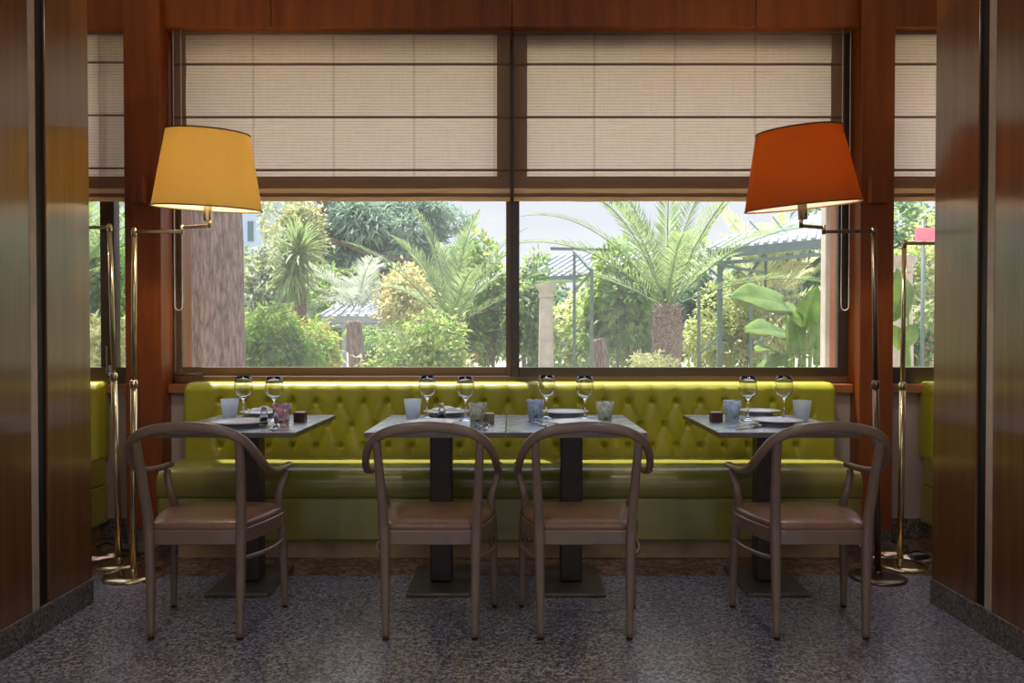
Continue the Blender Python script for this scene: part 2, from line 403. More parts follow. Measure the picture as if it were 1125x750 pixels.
# sill boards
for i, (a, b) in enumerate(((-5, XL[0]), (XL[1], XR[0]), (XR[1], 5))):
    struct(MB().box(a, b, YW-.045, YG+.05, SILLZ-.05, SILLZ).build('trim_%d' % (i+1), 'sillwood', bevel=.004), 'orange brown wooden window sill board')
# columns
BEAMZ = at(562, 30, YC+.06).z
for i, (a, b) in enumerate((XL, XR, (-3.95, -3.75), (3.75, 3.95))):
    st = struct(MB().box(a, b, YC, YG+.22, .078, CEIL).build('trim_%d' % (i+4), 'cherry', bevel=.004), 'red brown glossy wooden column between window bays')
    struct(MB().box(a+.004, b-.004, YC+.004, YG+.2, 0, .078).build('trim_%d' % (i+12), 'skirt'), 'granite foot of a wooden column')
bm_ = MB()
xs = [-5, -3.75, XL[0], at(298, 10, 4.46).x, -.0, at(830, 10, 4.46).x, XR[1], 3.75, 5]
for a, b in zip(xs[:-1], xs[1:]): bm_.box(a+.0015, b-.0015, YC+.05, YG+.22, BEAMZ, CEIL)
struct(bm_.build('trim_8', 'cherry', bevel=.002), 'red brown wooden beam panels above the windows')

# side panels flanking the view
def side_panel(sx, name):
    w = MB(); x0, x1 = sorted((sx*PX, sx*(PX+.30)))
    top = CEIL
    ya = at(33, 300, 3).x
    gy0 = 2.985; gy1 = 3.095
    PL = .105
    w.box(x0, x1, .9, gy0, PL, top); w.box(x0, x1, gy1, PY, PL, top)
    o = struct(w.build(name, 'panel', bevel=.0012), 'glossy brown wood panelled partition on the %s' % ('left' if sx < 0 else 'right'))
    a, b = sorted((sx*(PX+.010), sx*(PX+.25)))
    MB().box(a, b, gy0+.0465, gy1, PL, top).build('recess_shade_fill', 'gapshade', o)  # black filler nearly closes the joint, painting in its deep shade
    a, b = sorted((sx*(PX-.001), sx*(PX+.05)))
    st = MB().box(a, b, gy0+.001, gy0+.046, PL, top).build('metal_strip', 'striptrim', o, bevel=.004)
    st['label'] = 'taupe vertical strip beside the dark joint'
    a, b = sorted((sx*(PX-.006), sx*(PX+.306)))
    return struct(MB().box(a, b, .9, PY+.004, 0, PL).build('baseboard_left' if sx < 0 else 'baseboard_right', 'skirt', bevel=.003), 'granite plinth under the wood partition')
side_panel(-1, 'wall_left'); side_panel(1, 'wall_right')

# small wooden blocks on the columns
for (a, b, c, nm) in ((145, 161, 193, 'left'), (957, 978, 193, 'right')):
    p0 = at(a, c, YC-.05); p1 = at(b-3 if nm == 'left' else b, c+29, YC-.05)
    o = MB().box(p0.x, p1.x, YC-.06, YC, p1.z, p0.z).build('wooden_wall_block', M['cherry'], bevel=.003)
    tag(o, 'small red brown wooden block fixed to the %s column beside the %s lampshade' % (nm, 'yellow' if nm == 'left' else 'orange'), 'wall block', 'wooden blocks on the columns')

# ------------------------------------------------------------------ windows
HEAD = BEAMZ+.02
def pane(x0, x1, z0, z1, y, par):
    return MB().box(x0, x1, y-.003, y+.003, z0, z1).build('pane', 'pane', par)
GB = at(300, 403, YG).z
win = thing('window_1', None, None, (0, YG, 0))
win['kind'] = 'structure'; win['label'] = 'wide dark framed sliding window in the middle bay'
xl = XL[1]; xr = XR[0]
gl0 = at(201, 300, YG).x; gl1 = at(556, 300, YG).x; gr0 = at(570.5, 300, YG).x; gr1 = at(917, 300, YG).x
fr = MB()
fr.box(xl, gl0-.025, -.05, .06, SILLZ, HEAD); MB().box(gr1+.03, xr, -.05, .06, GB-.05, HEAD).build('window_frame', 'frame', win, bevel=.004)
fr.box(xl, xr, -.05, .06, SILLZ, GB-.0505); fr.box(xl, xr, -.04, .06, HEAD-.06, HEAD)
fr.build('window_frame', 'framelight', win, bevel=.004)
sa = MB()
def sash(x0, x1, yy, w=.035, wl=None, wr=None):
    wl = wl or w; wr = wr or w
    s_ = MB()
    s_.box(x0, x0+wl, yy-.02, yy+.02, GB-.055, HEAD-.06); s_.box(x1-wr, x1, yy-.02, yy+.02, GB-.055, HEAD-.06)
    s_.box(x0+wl, x1-wr, yy-.02, yy+.02, GB-.055, GB); s_.box(x0+wl, x1-wr, yy-.02, yy+.02, HEAD-.12, HEAD-.06)
    return s_
s1 = sash(gl0-.03, gl1+.035, .0, wl=.03, wr=.035).build('sash', 'framelight', win, bevel=.003); s1['label'] = 'brown left sash'
s2 = sash(gr0-.045, gr1+.035, -.03, wl=.045, wr=.035).build('sash', 'frame', win, bevel=.003); s2['label'] = 'near black right sash'
pane(gl0-.001, gl1+.001, GB, HEAD-.12, 0, s1); pane(gr0, gr1, GB, HEAD-.12, -.03, s2)
hb = MB(); a = at(194, 411, YG-.06); b = at(222, 411, YG-.06)
hb.tube([(a.x, -.09, a.z), (b.x, -.09, b.z)], .008, 10); hb.tube([(a.x+.01, -.09, a.z), (a.x+.01, -.045, a.z)], .006, 8); hb.tube([(b.x-.01, -.09, a.z), (b.x-.01, -.045, a.z)], .006, 8)
hb.build('window_handle', 'framelight', win, smooth=True)
def side_window(n, x0, x1, mull, handle):
    w = thing('window_%d' % n, None, None, (0, YG, 0)); w['kind'] = 'structure'; w['label'] = 'dark framed window of the %s side bay' % ('left' if x0 < 0 else 'right')
    f = MB(); f.box(x0, x0+.04, -.05, .06, SILLZ, HEAD); f.box(x1-.04, x1, -.05, .06, SILLZ, HEAD)
    f.box(x0, x1, -.05, .06, SILLZ, GB); f.box(x0, x1, -.04, .06, HEAD-.06, HEAD)
    f.build('window_frame', 'frame', w, bevel=.003)
    e = [x0+.04]
    for a, b in mull: MB().box(a, b, -.02, .05, GB, HEAD-.06).build('mullion', 'frame', w, bevel=.003); e += [a, b]
    e.append(x1-.04)
    for a, b in zip(e[0::2], e[1::2]): pane(a, b, GB, HEAD-.06, 0, w)
    if handle:
        a = at(118, 380, YG-.09); hh = MB()
        hh.tube([(a.x, -.095, a.z), (a.x, -.095, a.z-.15)], .007, 8); hh.tube([(a.x, -.095, a.z-.148), (a.x, -.05, a.z-.148)], .006, 8)
        hh.box(a.x-.012, a.x+.012, -.06, -.05, a.z-.17, a.z-.11)
        q = hh.build('window_handle', 'steel', w, smooth=False); q['label'] = 'pale metal lever handle'
m0 = at(107, 300, YG-.05).x; m1 = at(122.5, 300, YG-.05).x
side_window(2, -3.75, XL[0], [(m0, m1)], True)
side_window(3, XR[1], 3.75, [(2.75, 2.83)], False)
side_window(4, -5, -3.95, [], False); side_window(5, 3.95, 5, [], False)

# ------------------------------------------------------------------ roman blinds
YB = 4.535
def blind(x0, x1, label, cordx=None, seams=(71, 129, 187), bw=.075):
    t = thing('roman_blind', label, 'blind', (x0, YB, 0), 0, 'beige roman blinds')
    w = x1-x0
    zs = [HEAD-.005]+[at(562, s, YB).z for s in seams]
    zb = at(562, 195, YB).z; zc = at(562, 209, YB).z; zd = at(562, 222.5, YB).z
    pan = MB()
    for i in range(len(zs)-1):   # each pleat hangs with a slight bow
        a, b = zs[i], zs[i+1]; rows = 5; cols = 14
        vs = []; fs = []
        for r in range(rows+1):
            for c in range(cols+1):
                u = r/rows; xx = bw+(w-2*bw)*c/cols
                yy = -.006*math.sin(PI*u)-.004*u+.0025*math.sin(c*1.7+i*2.1+u*2)
                vs.append((xx, yy, a+(b-a)*u))
        for r in range(rows):
            for c in range(cols):
                q = r*(cols+1)+c; fs.append((q, q+1, q+cols+2, q+cols+1))
        pan.add(vs, fs)
    # last strip down to border
    n = 24; vs = []; fs = []
    for c in range(n+1):
        xx = bw+(w-2*bw)*c/n; k = .003*math.sin(c*.9+x0)
        vs += [(xx, -.006, zs[-1]), (xx, -.010, zb+k-.004)]
    for c in range(n): q = c*2; fs.append((q, q+2, q+3, q+1))
    pan.add(vs, fs)
    fab = pan.build('fabric', 'blind', t, smooth=True)
    for a, b in ((0, bw), (w-bw, w)): MB().box(a, b, -.004, .002, zb, zs[0]).build('side_border', 'blindborder', t)
    # lower border band and stacked folds, gently wavy
    def wavy(z0, z1, yf, mat, nm, amp, seed):
        mb = MB(); n = 40; vs = []; fs = []
        rnd = random.Random(seed); ph = rnd.random()*6
        for c in range(n+1):
            xx = w*c/n; k = amp*math.sin(c*.37+ph)*.6+amp*.5*math.sin(c*.9+ph*2)
            mid = (z0+z1)/2
            vs += [(xx, yf, z0+k*.3), (xx, yf-.012, mid+k), (xx, yf, z1+k), (xx, yf+.006, z1+k+.001), (xx, yf+.006, z0)]
        for c in range(n):
            for j in range(5):
                a = c*5+j; b = c*5+(j+1) % 5; fs.append((a, a+5, b+5, b))
        fs.append((0, 1, 2, 3, 4)); fs.append(tuple(n*5+j for j in (4, 3, 2, 1, 0)))
        mb.add(vs, fs); return mb.build(nm, mat, t, smooth=False)
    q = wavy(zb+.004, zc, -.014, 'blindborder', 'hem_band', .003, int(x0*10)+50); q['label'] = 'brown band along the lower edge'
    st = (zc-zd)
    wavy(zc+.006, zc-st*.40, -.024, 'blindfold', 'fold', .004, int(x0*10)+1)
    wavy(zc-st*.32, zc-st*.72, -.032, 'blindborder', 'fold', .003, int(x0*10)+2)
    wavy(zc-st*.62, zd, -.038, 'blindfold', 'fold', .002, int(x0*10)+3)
    for s in zs[1:]:
        MB().box(0.0, w, -.012, -.003, s-.006, s+.005).build('batten', 'batten', t, bevel=.002)
    MB().box(0, w, -.02, .02, HEAD-.035, HEAD-.001).build('headrail', 'batten', t)
    if cordx is not None:
        c = cordx-x0; top = zs[0]; bot = at(200, 341, YB-.01).z
        pts = [(c-.022, -.03, top), (c-.022, -.03, bot+.04)]+[(c+.022*-math.cos(a), -.03, bot+.03-.03*math.sin(a)) for a in [PI*k/10 for k in range(1, 10)]]+[(c+.022, -.03, bot+.04), (c+.022, -.03, top)]
        MB().tube(pts, .003, 6, up=(0, 1, 0)).build('pull_cord', 'cord', t, smooth=True)
    return t
blind(at(190.5, 150, YB).x, at(560.5, 150, YB).x, 'woven beige roman blind in the middle bay behind the yellow lampshade', at(196, 300, YB-.03).x)
blind(at(564.5, 150, YB).x, at(927, 150, YB).x, 'woven beige roman blind in the middle bay behind the orange lampshade', at(928.5, 300, YB-.03).x)
blind(-3.7, XL[0]-.02, 'narrow strip of woven beige blind left of the left wooden column', None, (69, 127, 185), .004)
blind(XR[1]+.02, 3.7, 'narrow strip of woven beige blind right of the right wooden column', None, (71, 129, 187), .004)

# ------------------------------------------------------------------ banquettes
def banquette(x0, x1, label, phase=0.0):
    W = x1-x0; t = thing('banquette', label, 'bench', ((x0+x1)/2, 4.06, 0), 0)
    h = W/2
    MB().box(-h+.05, h-.05, .045, .44, 0, .10).build('plinth', 'plinth', t, bevel=.004)
    # base box
    MB().box(-h, h, 0, .43, .10, .318).build('base', 'bench', t, bevel=.012, seg=3)
    # seat cushion: rounded profile swept along X
    prof = [(.01, .322), (-.006, .345), (-.008, .40), (.004, .445), (.03, .466), (.09, .474), (.2, .484), (.33, .488), (.40, .486), (.40, .322)]
    n = 60; vs = []; fs = []; m = len(prof)
    for i in range(n+1):
        u = -1+2*i/n; e = max(0, (abs(u)*h-(h-.03))/.03); x = u*h
        for (py, pz) in prof:
            zz = pz-.012*e*e if pz > .44 else pz
            vs.append((x, py+.004*math.sin(i*.8)*.3, zz+.0015*math.sin(i*.53+py*20)))
    for i in range(n):
        for j in range(m):
            a = i*m+j; b = i*m+(j+1) % m; fs.append((a, a+m, b+m, b))
    fs.append(tuple(range(m))); fs.append(tuple(n*m+j for j in reversed(range(m))))
    MB().add(vs, fs).build('seat_cushion', 'bench', t, auto=50)
    MB().box(-h+.004, h-.004, .006, .40, .314, .326).build('seam', 'seam', t)
    # tufted back
    P = .1325; rows = [.792, .664, .548]; q = rows[0]-rows[1]
    y_front = .335; y_back = .458; ztop = .893; zbot = .47
    nx = int(W/.008); nz = 64
    def puff(x, z):
        xx = (x-phase)/P
        inx = min(1, max(0, (h-.10-abs(x))/.06))
        zr = (rows[0]-z)/ (2*q)
        if z > rows[0]:
            a = abs(math.sin(PI*xx))**.5
            fade = min(1, (z-rows[0])/.09)
            d = a*(1-.55*fade)+.55*fade
        elif z < rows[2]:
            a = abs(math.sin(PI*xx))**.5; fade = min(1, (rows[2]-z)/.07)
            d = a*(1-.5*fade)+.5*fade
        else:
            u = xx/1.0/1.0*1.0; uu = xx+2*zr*.5*1.0; vv = xx-2*zr*.5*1.0
            uu = (xx + (rows[0]-z)/(2*q)); vv = (xx - (rows[0]-z)/(2*q))
            d = (abs(math.sin(PI*uu))*abs(math.sin(PI*vv)))**.38
            d = max(0, d)
        # button dimple
        dim = 0
        for k, rz in enumerate(rows):
            off = .5 if k == 1 else 0
            bx = (round(xx-off)+off)*P
            dd = math.hypot(x-phase-bx, (z-rz)*.9)
            dim = max(dim, math.exp(-(dd/.014)**2))
        return (d*.018-.028*dim)*inx+.018*(1-inx)
    prof = []   # (y, z, weight)
    for j in range(nz+1):
        prof.append((y_front, zbot+(ztop-.045-zbot)*j/nz, 1))
    for a in range(1, 9):
        an = PI/2*a/8; prof.append((y_front+.045*(1-math.cos(an)), ztop-.045+.045*math.sin(an), 1-a/12))
    prof += [(y_back-.015, ztop+.001, 0), (y_back, ztop-.014, 0), (y_back, zbot, 0)]
    m = len(prof); vs = []; fs = []
    for i in range(nx+1):
        x = -h+W*i/nx
        e = max(0, (abs(x)-(h-.03))/.03); ins = .028*(1-math.sqrt(max(0, 1-e*e)))
        for (py, pz, w_) in prof:
            z = pz-ins*(1 if pz > .84 else 0)
            y = py - puff(x, pz)*w_ + (ins if py < .4 else -ins*.5)
            if w_ < 1 and w_ > 0: z -= (.020-puff(x, rows[0]+.09))*.2*0
            vs.append((x, y, z))
    for i in range(nx):
        for j in range(m):
            a = i*m+j; b = i*m+(j+1) % m; fs.append((a, a+m, b+m, b))
    fs.append(tuple(range(m))); fs.append(tuple(nx*m+j for j in reversed(range(m))))
    bk = MB().add(vs, fs).build('backrest', 'benchback', t, auto=60)
    tops = []
    # buttons: sub-parts of the back, near hundred in view
    cnt = 0
    pos = []
    for k, rz in enumerate(rows):
        off = .5 if k == 1 else 0
        i0 = math.ceil((-h+.12-phase)/P-off); i1 = math.floor((h-.12-phase)/P-off)
        for i in range(i0, i1+1): pos.append(((i+off)*P+phase, rz))
    proto = None
    for (bx, bz) in pos[:100]:
        if proto is None:
            Mx = Matrix.Rotation(PI/2, 4, 'X')
            proto = MB().lathe([(0, .006), (.005, .0055), (.008, .003), (.009, 0)], seg=12, M4=Mx).build('button', 'benchback', bk, smooth=True)
            o = proto
        else:
            o = proto.copy(); COL.objects.link(o); o.parent = bk
        o.location = (bx, y_front+.026, bz)
    return t
bl = -1.815; brx = 1.79
banquette(bl, brx, 'long olive green banquette with buttoned back under the main window', -1.227+.0125-(bl+brx)/2)
banquette(-3.6, at(115, 500, 4.45).x, 'olive green banquette end showing between left partition and left brass lamps')
banquette(at(1015, 500, 4.45).x, 3.6, 'sliver of olive green banquette beside the right partition')

# ------------------------------------------------------------------ chairs
def seat_outline(s=1.0, n=6):
    half = [(0, -.012), (.10, -.012), (.168, .0), (.200, .08), (.228, .18), (.242, .28), (.228, .355), (.16, .392), (.08, .402), (0, .405)]
    full = half+[(-x, y) for x, y in reversed(half[1:-1])]
    pts = catmull([(x, y, 0) for x, y in full], n, True)
    cy = .19
    return [(p.x*s, cy+(p.y-cy)*s) for p in pts]
def make_chair(label):
    t = thing('dining_chair', label, 'chair', (0, 0, 0), 0, 'bentwood armchairs at the tables')
    # seat frame
    o = MB(); outer = seat_outline(1.0); inner = seat_outline(.90); n = len(outer)
    vs = [(x, y, .358) for x, y in outer]+[(x, y, .414) for x, y in outer]+[(x, y, .414) for x, y in inner]+[(x, y, .358) for x, y in inner]
    fs = []
    for k in range(4):
        for i in range(n): fs.append((k*n+i, k*n+(i+1) % n, ((k+1) % 4)*n+(i+1) % n, ((k+1) % 4)*n+i))
    o.add(vs, fs).build('seat_frame', 'chairwood', t, auto=40, bevel=.004)
    # cushion
    rings = [(.93, .400), (.965, .414), (.975, .424), (.955, .434), (.88, .442), (.7, .448), (.4, .451), (.12, .452)]
    vs = []; fs = []
    for s, z in rings: vs += [(x, y, z) for x, y in seat_outline(s)]
    for k in range(len(rings)-1):
        for i in range(n): fs.append((k*n+i, k*n+(i+1) % n, (k+1)*n+(i+1) % n, (k+1)*n+i))
    fs.append(tuple(range((len(rings)-1)*n, len(rings)*n))); fs.append(tuple(reversed(range(n))))
    q = MB().add(vs, fs).build('seat', 'leather', t, smooth=True); q['label'] = 'brown leather seat cushion'
    # rear legs running up as back posts
    for s in (-1, 1):
        pts = catmull([(s*.168, -.012, .012), (s*.170, -.006, .2), (s*.172, -.006, .36), (s*.175, -.010, .45), (s*.184, -.042, .62), (s*.191, -.078, .770)], 6)
        rad = []
        for p in pts:
            z = p.z
            r = .0135+.0055*min(1, z/.36) if z < .42 else .019-.0035*min(1, (z-.42)/.3)
            rad.append((r, r*.92))
        lg = MB().tube(pts, rad, 16, up=(0, 1, 0), power=.7).build('leg', 'chairwood', t, smooth=True)
        MB().lathe([(.011, 0), (.012, .004), (.012, .014)], (s*.168, -.012, 0), 14).build('foot_cap', 'foot', lg, smooth=False)
    # front legs, kinked above the seat to carry the arm
    for s in (-1, 1):
        pts = catmull([(s*.235, .352, .012), (s*.232, .346, .18), (s*.226, .340, .36), (s*.220, .328, .44), (s*.228, .312, .50), (s*.246, .322, .56), (s*.250, .332, .584)], 6)
        rad = [((.0125+.0055*min(1, p.z/.36)) if p.z < .4 else .018-.005*min(1, (p.z-.4)/.18)) for p in pts]
        lg = MB().tube(pts, [(r, r*.95) for r in rad], 14, up=(0, 1, 0), power=.75).build('leg', 'chairwood', t, smooth=True)
        MB().lathe([(.010, 0), (.011, .004), (.011, .014)], (s*.235, .352, 0), 14).build('foot_cap', 'foot', lg, smooth=False)
        st = catmull([(s*.170, -.004, .305), (s*.205, .08, .300), (s*.232, .18, .297), (s*.238, .28, .297), (s*.230, .345, .298)], 6)
        MB().tube(st, .0085, 10).build('stretcher', 'chairwood', t, smooth=True)
    half = [(.058, -.098, .810), (.118, -.096, .802), (.172, -.089, .783), (.213, -.068, .751), (.237, -.028, .705), (.249, .025, .660), (.254, .08, .630), (.254, .15, .614), (.252, .23, .607), (.251, .30, .604), (.252, .374, .604)]
    ctrl = [(-x, y, z) for x, y, z in reversed(half)]+[(0, -.099, .813)]+half
    pts = catmull(ctrl, 6); m = len(pts)
    rad = []
    for i, p in enumerate(pts):
        u = abs(i/(m-1)*2-1)
        hgt = .0205-.0085*min(1, u/.85)**1.3; th = .0125+.0055*min(1, u)**2
        if u > .975: k = (1-u)/.025; hgt *= .75+.25*k; th *= .75+.25*k
        rad.append((th, hgt))
    MB().tube(pts, rad, 18, up=(0, 0, 1), power=.82).build('back_rail', 'chairwood', t, smooth=True)
    return t
chairs = [(-1.195, 'taupe bentwood armchair with leather seat at the left end table', 0.0),
          (-.308, 'taupe bentwood armchair at the left of the two joined middle tables', 0.0),
          (.276, 'taupe bentwood armchair at the right of the two joined middle tables', 0.0),
          (1.167, 'taupe bentwood armchair with leather seat at the right end table', 0.0)]
CY = 3.0
ch0 = make_chair(chairs[0][1]); ch0.location = (chairs[0][0], CY, 0)
for x, lb, rz in chairs[1:]:
    c = copy_tree(ch0); c.location = (x, CY, 0); c['label'] = lb; c.rotation_euler.z = rz

# ------------------------------------------------------------------ tables
TZ = .74
def make_table(label):
    t = thing('dining_table', label, 'table', (0, 0, 0), 0, 'square topped pedestal tables')
    MB().box(-.298, .298, -.39, .39, TZ-.005, TZ).build('tabletop', 'stone', t, bevel=.0012)
    MB().box(-.2975, .2975, -.3895, .3895, TZ-.023, TZ-.005).build('edge_band', 'bronze', t)
    MB().box(-.05, .05, -.10, .0, .018, TZ-.035).build('pedestal', 'post', t, bevel=.008, seg=3)
    MB().box(-.14, .14, -.265, .165, 0, .018).build('base_plate', 'bronze', t, bevel=.004)
    MB().box(-.16, .16, -.25, .15, TZ-.036, TZ-.023).build('support_bracket', 'post', t)
    return t
tabs = [(-1.213, 'dark stone topped pedestal table at the left end, under the yellow lamp side', 0),
        (-.327, 'dark stone topped pedestal table, left of the two joined in the middle', 0),
        (.274, 'dark stone topped pedestal table, right of the two joined in the middle', 0),
        (1.180, 'dark stone topped pedestal table at the right end near the orange lamp', R(-1.2))]
TY = 3.745
tb0 = make_table(tabs[0][1]); tb0.location = (tabs[0][0], TY, 0)
for x, lb, rz in tabs[1:]:
    c = copy_tree(tb0); c.location = (x, TY, 0); c['label'] = lb; c.rotation_euler.z = rz

# ------------------------------------------------------------------ table ware
def wineglass(label):
    t = thing('wine_glass', label, 'glass', group='wine glasses on the tables')
    outer = [(.0, .0), (.034, .0), (.035, .0018), (.02, .005), (.007, .010), (.0042, .02), (.0038, .07), (.0042, .095), (.010, .104), (.028, .115), (.040, .135), (.0435, .155), (.0415, .18), (.0365, .212)]
    inner = [(.0356, .212), (.0398, .18), (.0418, .155), (.0383, .136), (.026, .118), (.008, .109), (0, .108)]
    MB().lathe(outer+inner, seg=32).build('bowl_and_stem', 'clear', t, smooth=True)
    return t
def tumbler(label, mat, hgt=.098, rt=.044, rb=.031):
    t = thing('tumbler', label, 'glass', group='tumblers on the tables')
    outer = [(0, 0), (rb-.002, 0), (rb, .003), ((rb+rt)/2, hgt/2), (rt, hgt)]
    inner = [(rt-.0025, hgt), ((rb+rt)/2-.003, hgt/2), (rb-.003, .014), (0, .012)]
    MB().lathe(outer+inner, seg=28).build('cup', mat, t, smooth=True)
    return t
def put(o, px, py, rz=0, z=TZ):
    p = atz(px, py, z); o.location = (p.x, p.y, z+.0004); o.rotation_euler.z = rz; return o
wg = [(267.5, 461, 'wine glass behind the frosted tumbler on the left end table'),
      (301.5, 462, 'wine glass behind the pink tumbler on the left end table'),
      (469.5, 460, 'wine glass beside the frosted tumbler on the left middle table'),
      (511.5, 462, 'wine glass beside the yellowish tumbler on the left middle table'),
      (600.5, 459.5, 'wine glass beside the blue tumbler on the right middle table'),
      (642.5, 461, 'wine glass at the right of the plate on the right middle table'),
      (821.5, 461.5, 'wine glass beside the clear blue tumbler on the right end table'),
      (861, 460.5, 'wine glass beside the frosted tumbler on the right end table')]
g0 = None
for px, py, lb in wg:
    g = wineglass(lb) if g0 is None else copy_tree(g0)
    g0 = g0 or g; g['label'] = lb; put(g, px, py)
for px, py, mat, lb in ((252.5, 460, 'frosted', 'frosted blue white tumbler on the left end table'),
                        (309.5, 467, 'pinkglass', 'pink patterned tumbler in front of a wine glass'),
                        (453.5, 460, 'frosted', 'frosted blue white tumbler on the left middle table'),
                        (524.5, 466, 'yellowglass', 'pale yellow tinted tumbler on the left middle table'),
                        (588, 461, 'blueglass', 'pale blue swirled tumbler on the right middle table'),
                        (664.5, 464, 'yellowglass', 'pale yellow tinted tumbler on the right middle table'),
                        (804.5, 462, 'blueglass', 'pale blue swirled tumbler on the right end table'),
                        (881, 462, 'frosted', 'frosted blue white tumbler on the right end table')):
    put(tumbler(lb, mat), px, py)
def plate(label, r=.125, mat='white'):
    t = thing('plate', label, 'plate', group='plates on the tables')
    MB().lathe([(0, .006), (r*.5, .006), (r*.62, .004), (r*.62, 0), (r*.55, 0), (r*.55, .003), (0, .003)][::-1]+[], seg=48).build('foot_ring', mat, t, smooth=False)
    MB().lathe([(0, .0055), (r*.6, .0055), (r*.78, .012), (r, .021), (r+.001, .0225), (r*.98, .0235), (r*.76, .0165), (r*.6, .0095), (0, .0085)], seg=48).build('dish', mat, t, smooth=True)
    return t
def napkin(label, w=.15, d=.09):
    mb = MB(); n = 14; vs = []; fs = []
    for lay in range(2):
        for i in range(n+1):
            for j in range(6):
                u = i/n*2-1; v = j/5*2-1
                z = (.012 if lay else 0)+(.006*math.cos(u*4+v)+.004*math.sin(u*9+v*3) if lay else 0)+(.004*(1-v*v) if lay else 0)
                vs.append((u*w/2*(1 if lay == 0 else .97), v*d/2, max(z, .0 if not lay else .006)))
    m = 6; L1 = (n+1)*m
    for i in range(n):
        for j in range(5):
            a = i*m+j; fs.append((a, a+1, a+m+1, a+m)); b = a+L1; fs.append((b, b+m, b+m+1, b+1))
    for i in range(n):
        a = i*m; fs.append((a, a+m, a+m+L1, a+L1)); a = i*m+5; fs.append((a+m, a, a+L1, a+m+L1))
    for j in range(5):
        fs.append((j+1, j, j+L1, j+1+L1)); a = n*m+j; fs.append((a, a+1, a+1+L1, a+L1))
    o = mb.add(vs, fs).build('folded_napkin', 'linen', None, smooth=True); return tag(o, label, 'napkin', 'folded napkins on the plates')
pl = [(290, 456.5, 'white', .120, 'white plate at the window side of the left end table'),
      (264, 467.5, 'greyceramic', .135, 'grey plate at the chair side of the left end table'),
      (491, 456, 'white', .120, 'white plate at the window side of the left middle table'),
      (474, 468, 'white', .125, 'white plate at the chair side of the left middle table'),
      (620, 456, 'white', .125, 'white plate at the window side of the right middle table'),
      (632, 468, 'white', .125, 'white plate at the chair side of the right middle table'),
      (834, 455, 'white', .108, 'white plate at the window side of the right end table'),
      (853, 466, 'greyceramic', .120, 'grey plate at the chair side of the right end table')]
for i, (px, py, mat, r, lb) in enumerate(pl):
    p = put(plate(lb, r, mat), px, py)
    if i in (0, 2):
        nn = napkin('white folded napkin on the window side plate of the %s table' % ('left end' if i == 0 else 'left middle'))
        nn.location = p.location+Vector((0, 0, .0235)); nn.rotation_euler.z = .15
# shakers
def shaker(label):
    t = thing('salt_shaker', label, 'shaker')
    MB().lathe([(0, 0), (.017, 0), (.018, .003), (.018, .055), (.012, .066), (.0105, .07), (.0085, .07), (.0105, .062), (.015, .054), (.015, .004), (0, .004)], seg=24).build('glass_body', 'clear', t, smooth=True)
    MB().lathe([(0, .0045), (.0145, .0045), (.0145, .036), (0, .038)], seg=20).build('filling', 'salt', t, smooth=False)
    MB().lathe([(.0115, .0705), (.0125, .072), (.0125, .082), (.0095, .087), (0, .088)], seg=20).build('cap', 'steel', t, smooth=False)
    return t
put(shaker('small glass salt shaker with steel cap on the left end table'), 290, 467)
put(shaker('small glass salt shaker with steel cap on the left middle table'), 485.5, 463)
def block(label, mat, px, py, w=.052, h=.044):
    t = thing('table_block', label, 'block', group='small wooden blocks on the tables')
    MB().box(-w/2, w/2, -w/2, w/2, 0, h).build('body', mat, t, bevel=.002)
    MB().box(-w*.42, w*.42, -w*.42, w*.42, h, h+.003).build('top_inlay', 'white', t)
    put(t, px, py)
block('dark brown wooden block beside the pink tumbler', 'darkbrown', 330, 463)
block('tan wooden block beside the yellowish tumbler in the middle', 'tan', 537, 464.5)
block('dark brown wooden block at the left edge of the right end table', 'darkbrown', 786.5, 463)
# cutlery
def fork(label):
    mb = MB(); mb.tube([(0, -.10, .004), (0, -.03, .005), (0, .03, .007), (0, .05, .006)], [(.006, .0015), (.004, .0015), (.003, .0015), (.009, .0012)], 8)
    for k in range(4):
        x = -.0085+k*.0057; mb.tube([(x, .05, .006), (x, .075, .008), (x, .10, .006)], [(.0018, .001)]*3, 6)
    o = mb.build('fork', 'steel', None, smooth=True); return tag(o, label, 'fork', 'cutlery on the tables')
def knife(label):
    mb = MB(); mb.tube([(0, -.11, .004), (0, -.02, .004), (0, .0, .004)], [(.006, .003), (.005, .003), (.004, .002)], 8)
    mb.tube([(0, 0, .005), (.001, .05, .005), (.0, .11, .005)], [(.0009, .007), (.0009, .009), (.0007, .003)], 6, up=(0, 0, 1))
    vs = [(v[0], v[1], v[2]) for v in mb.v]
    o = mb.build('knife', 'steel', None, smooth=True); o.rotation_euler.y = 0; return tag(o, label, 'knife', 'cutlery on the tables')
for px, py, kind, rz, lb in ((300, 470, 'f', .15, 'steel fork in front of the salt shaker on the left end table'), (305, 470.5, 'k', .1, 'steel knife in front of the pink tumbler'),
                             (531, 468, 'f', -.2, 'steel fork in front of the yellowish tumbler on the left middle table'), (536, 470, 'k', -.1, 'steel knife in front of the tan wooden block'),
                             (594, 467, 'f', .3, 'steel fork in front of the blue tumbler on the right middle table'), (600, 469, 'k', .25, 'steel knife left of the chair side plate on the right middle table'),
                             (652, 459, 'f', -1.2, 'steel fork right of the window side plate on the right middle table'), (812, 468.5, 'f', -.9, 'steel fork in front of the swirled tumbler on the right end table'),
                             (826, 470.5, 'k', -.9, 'steel knife left of the grey plate on the right end table'), (866, 458.5, 'f', -1.2, 'steel fork right of the white plate on the right end table')):
    o = fork(lb) if kind == 'f' else knife(lb)
    put(o, px, py, rz)

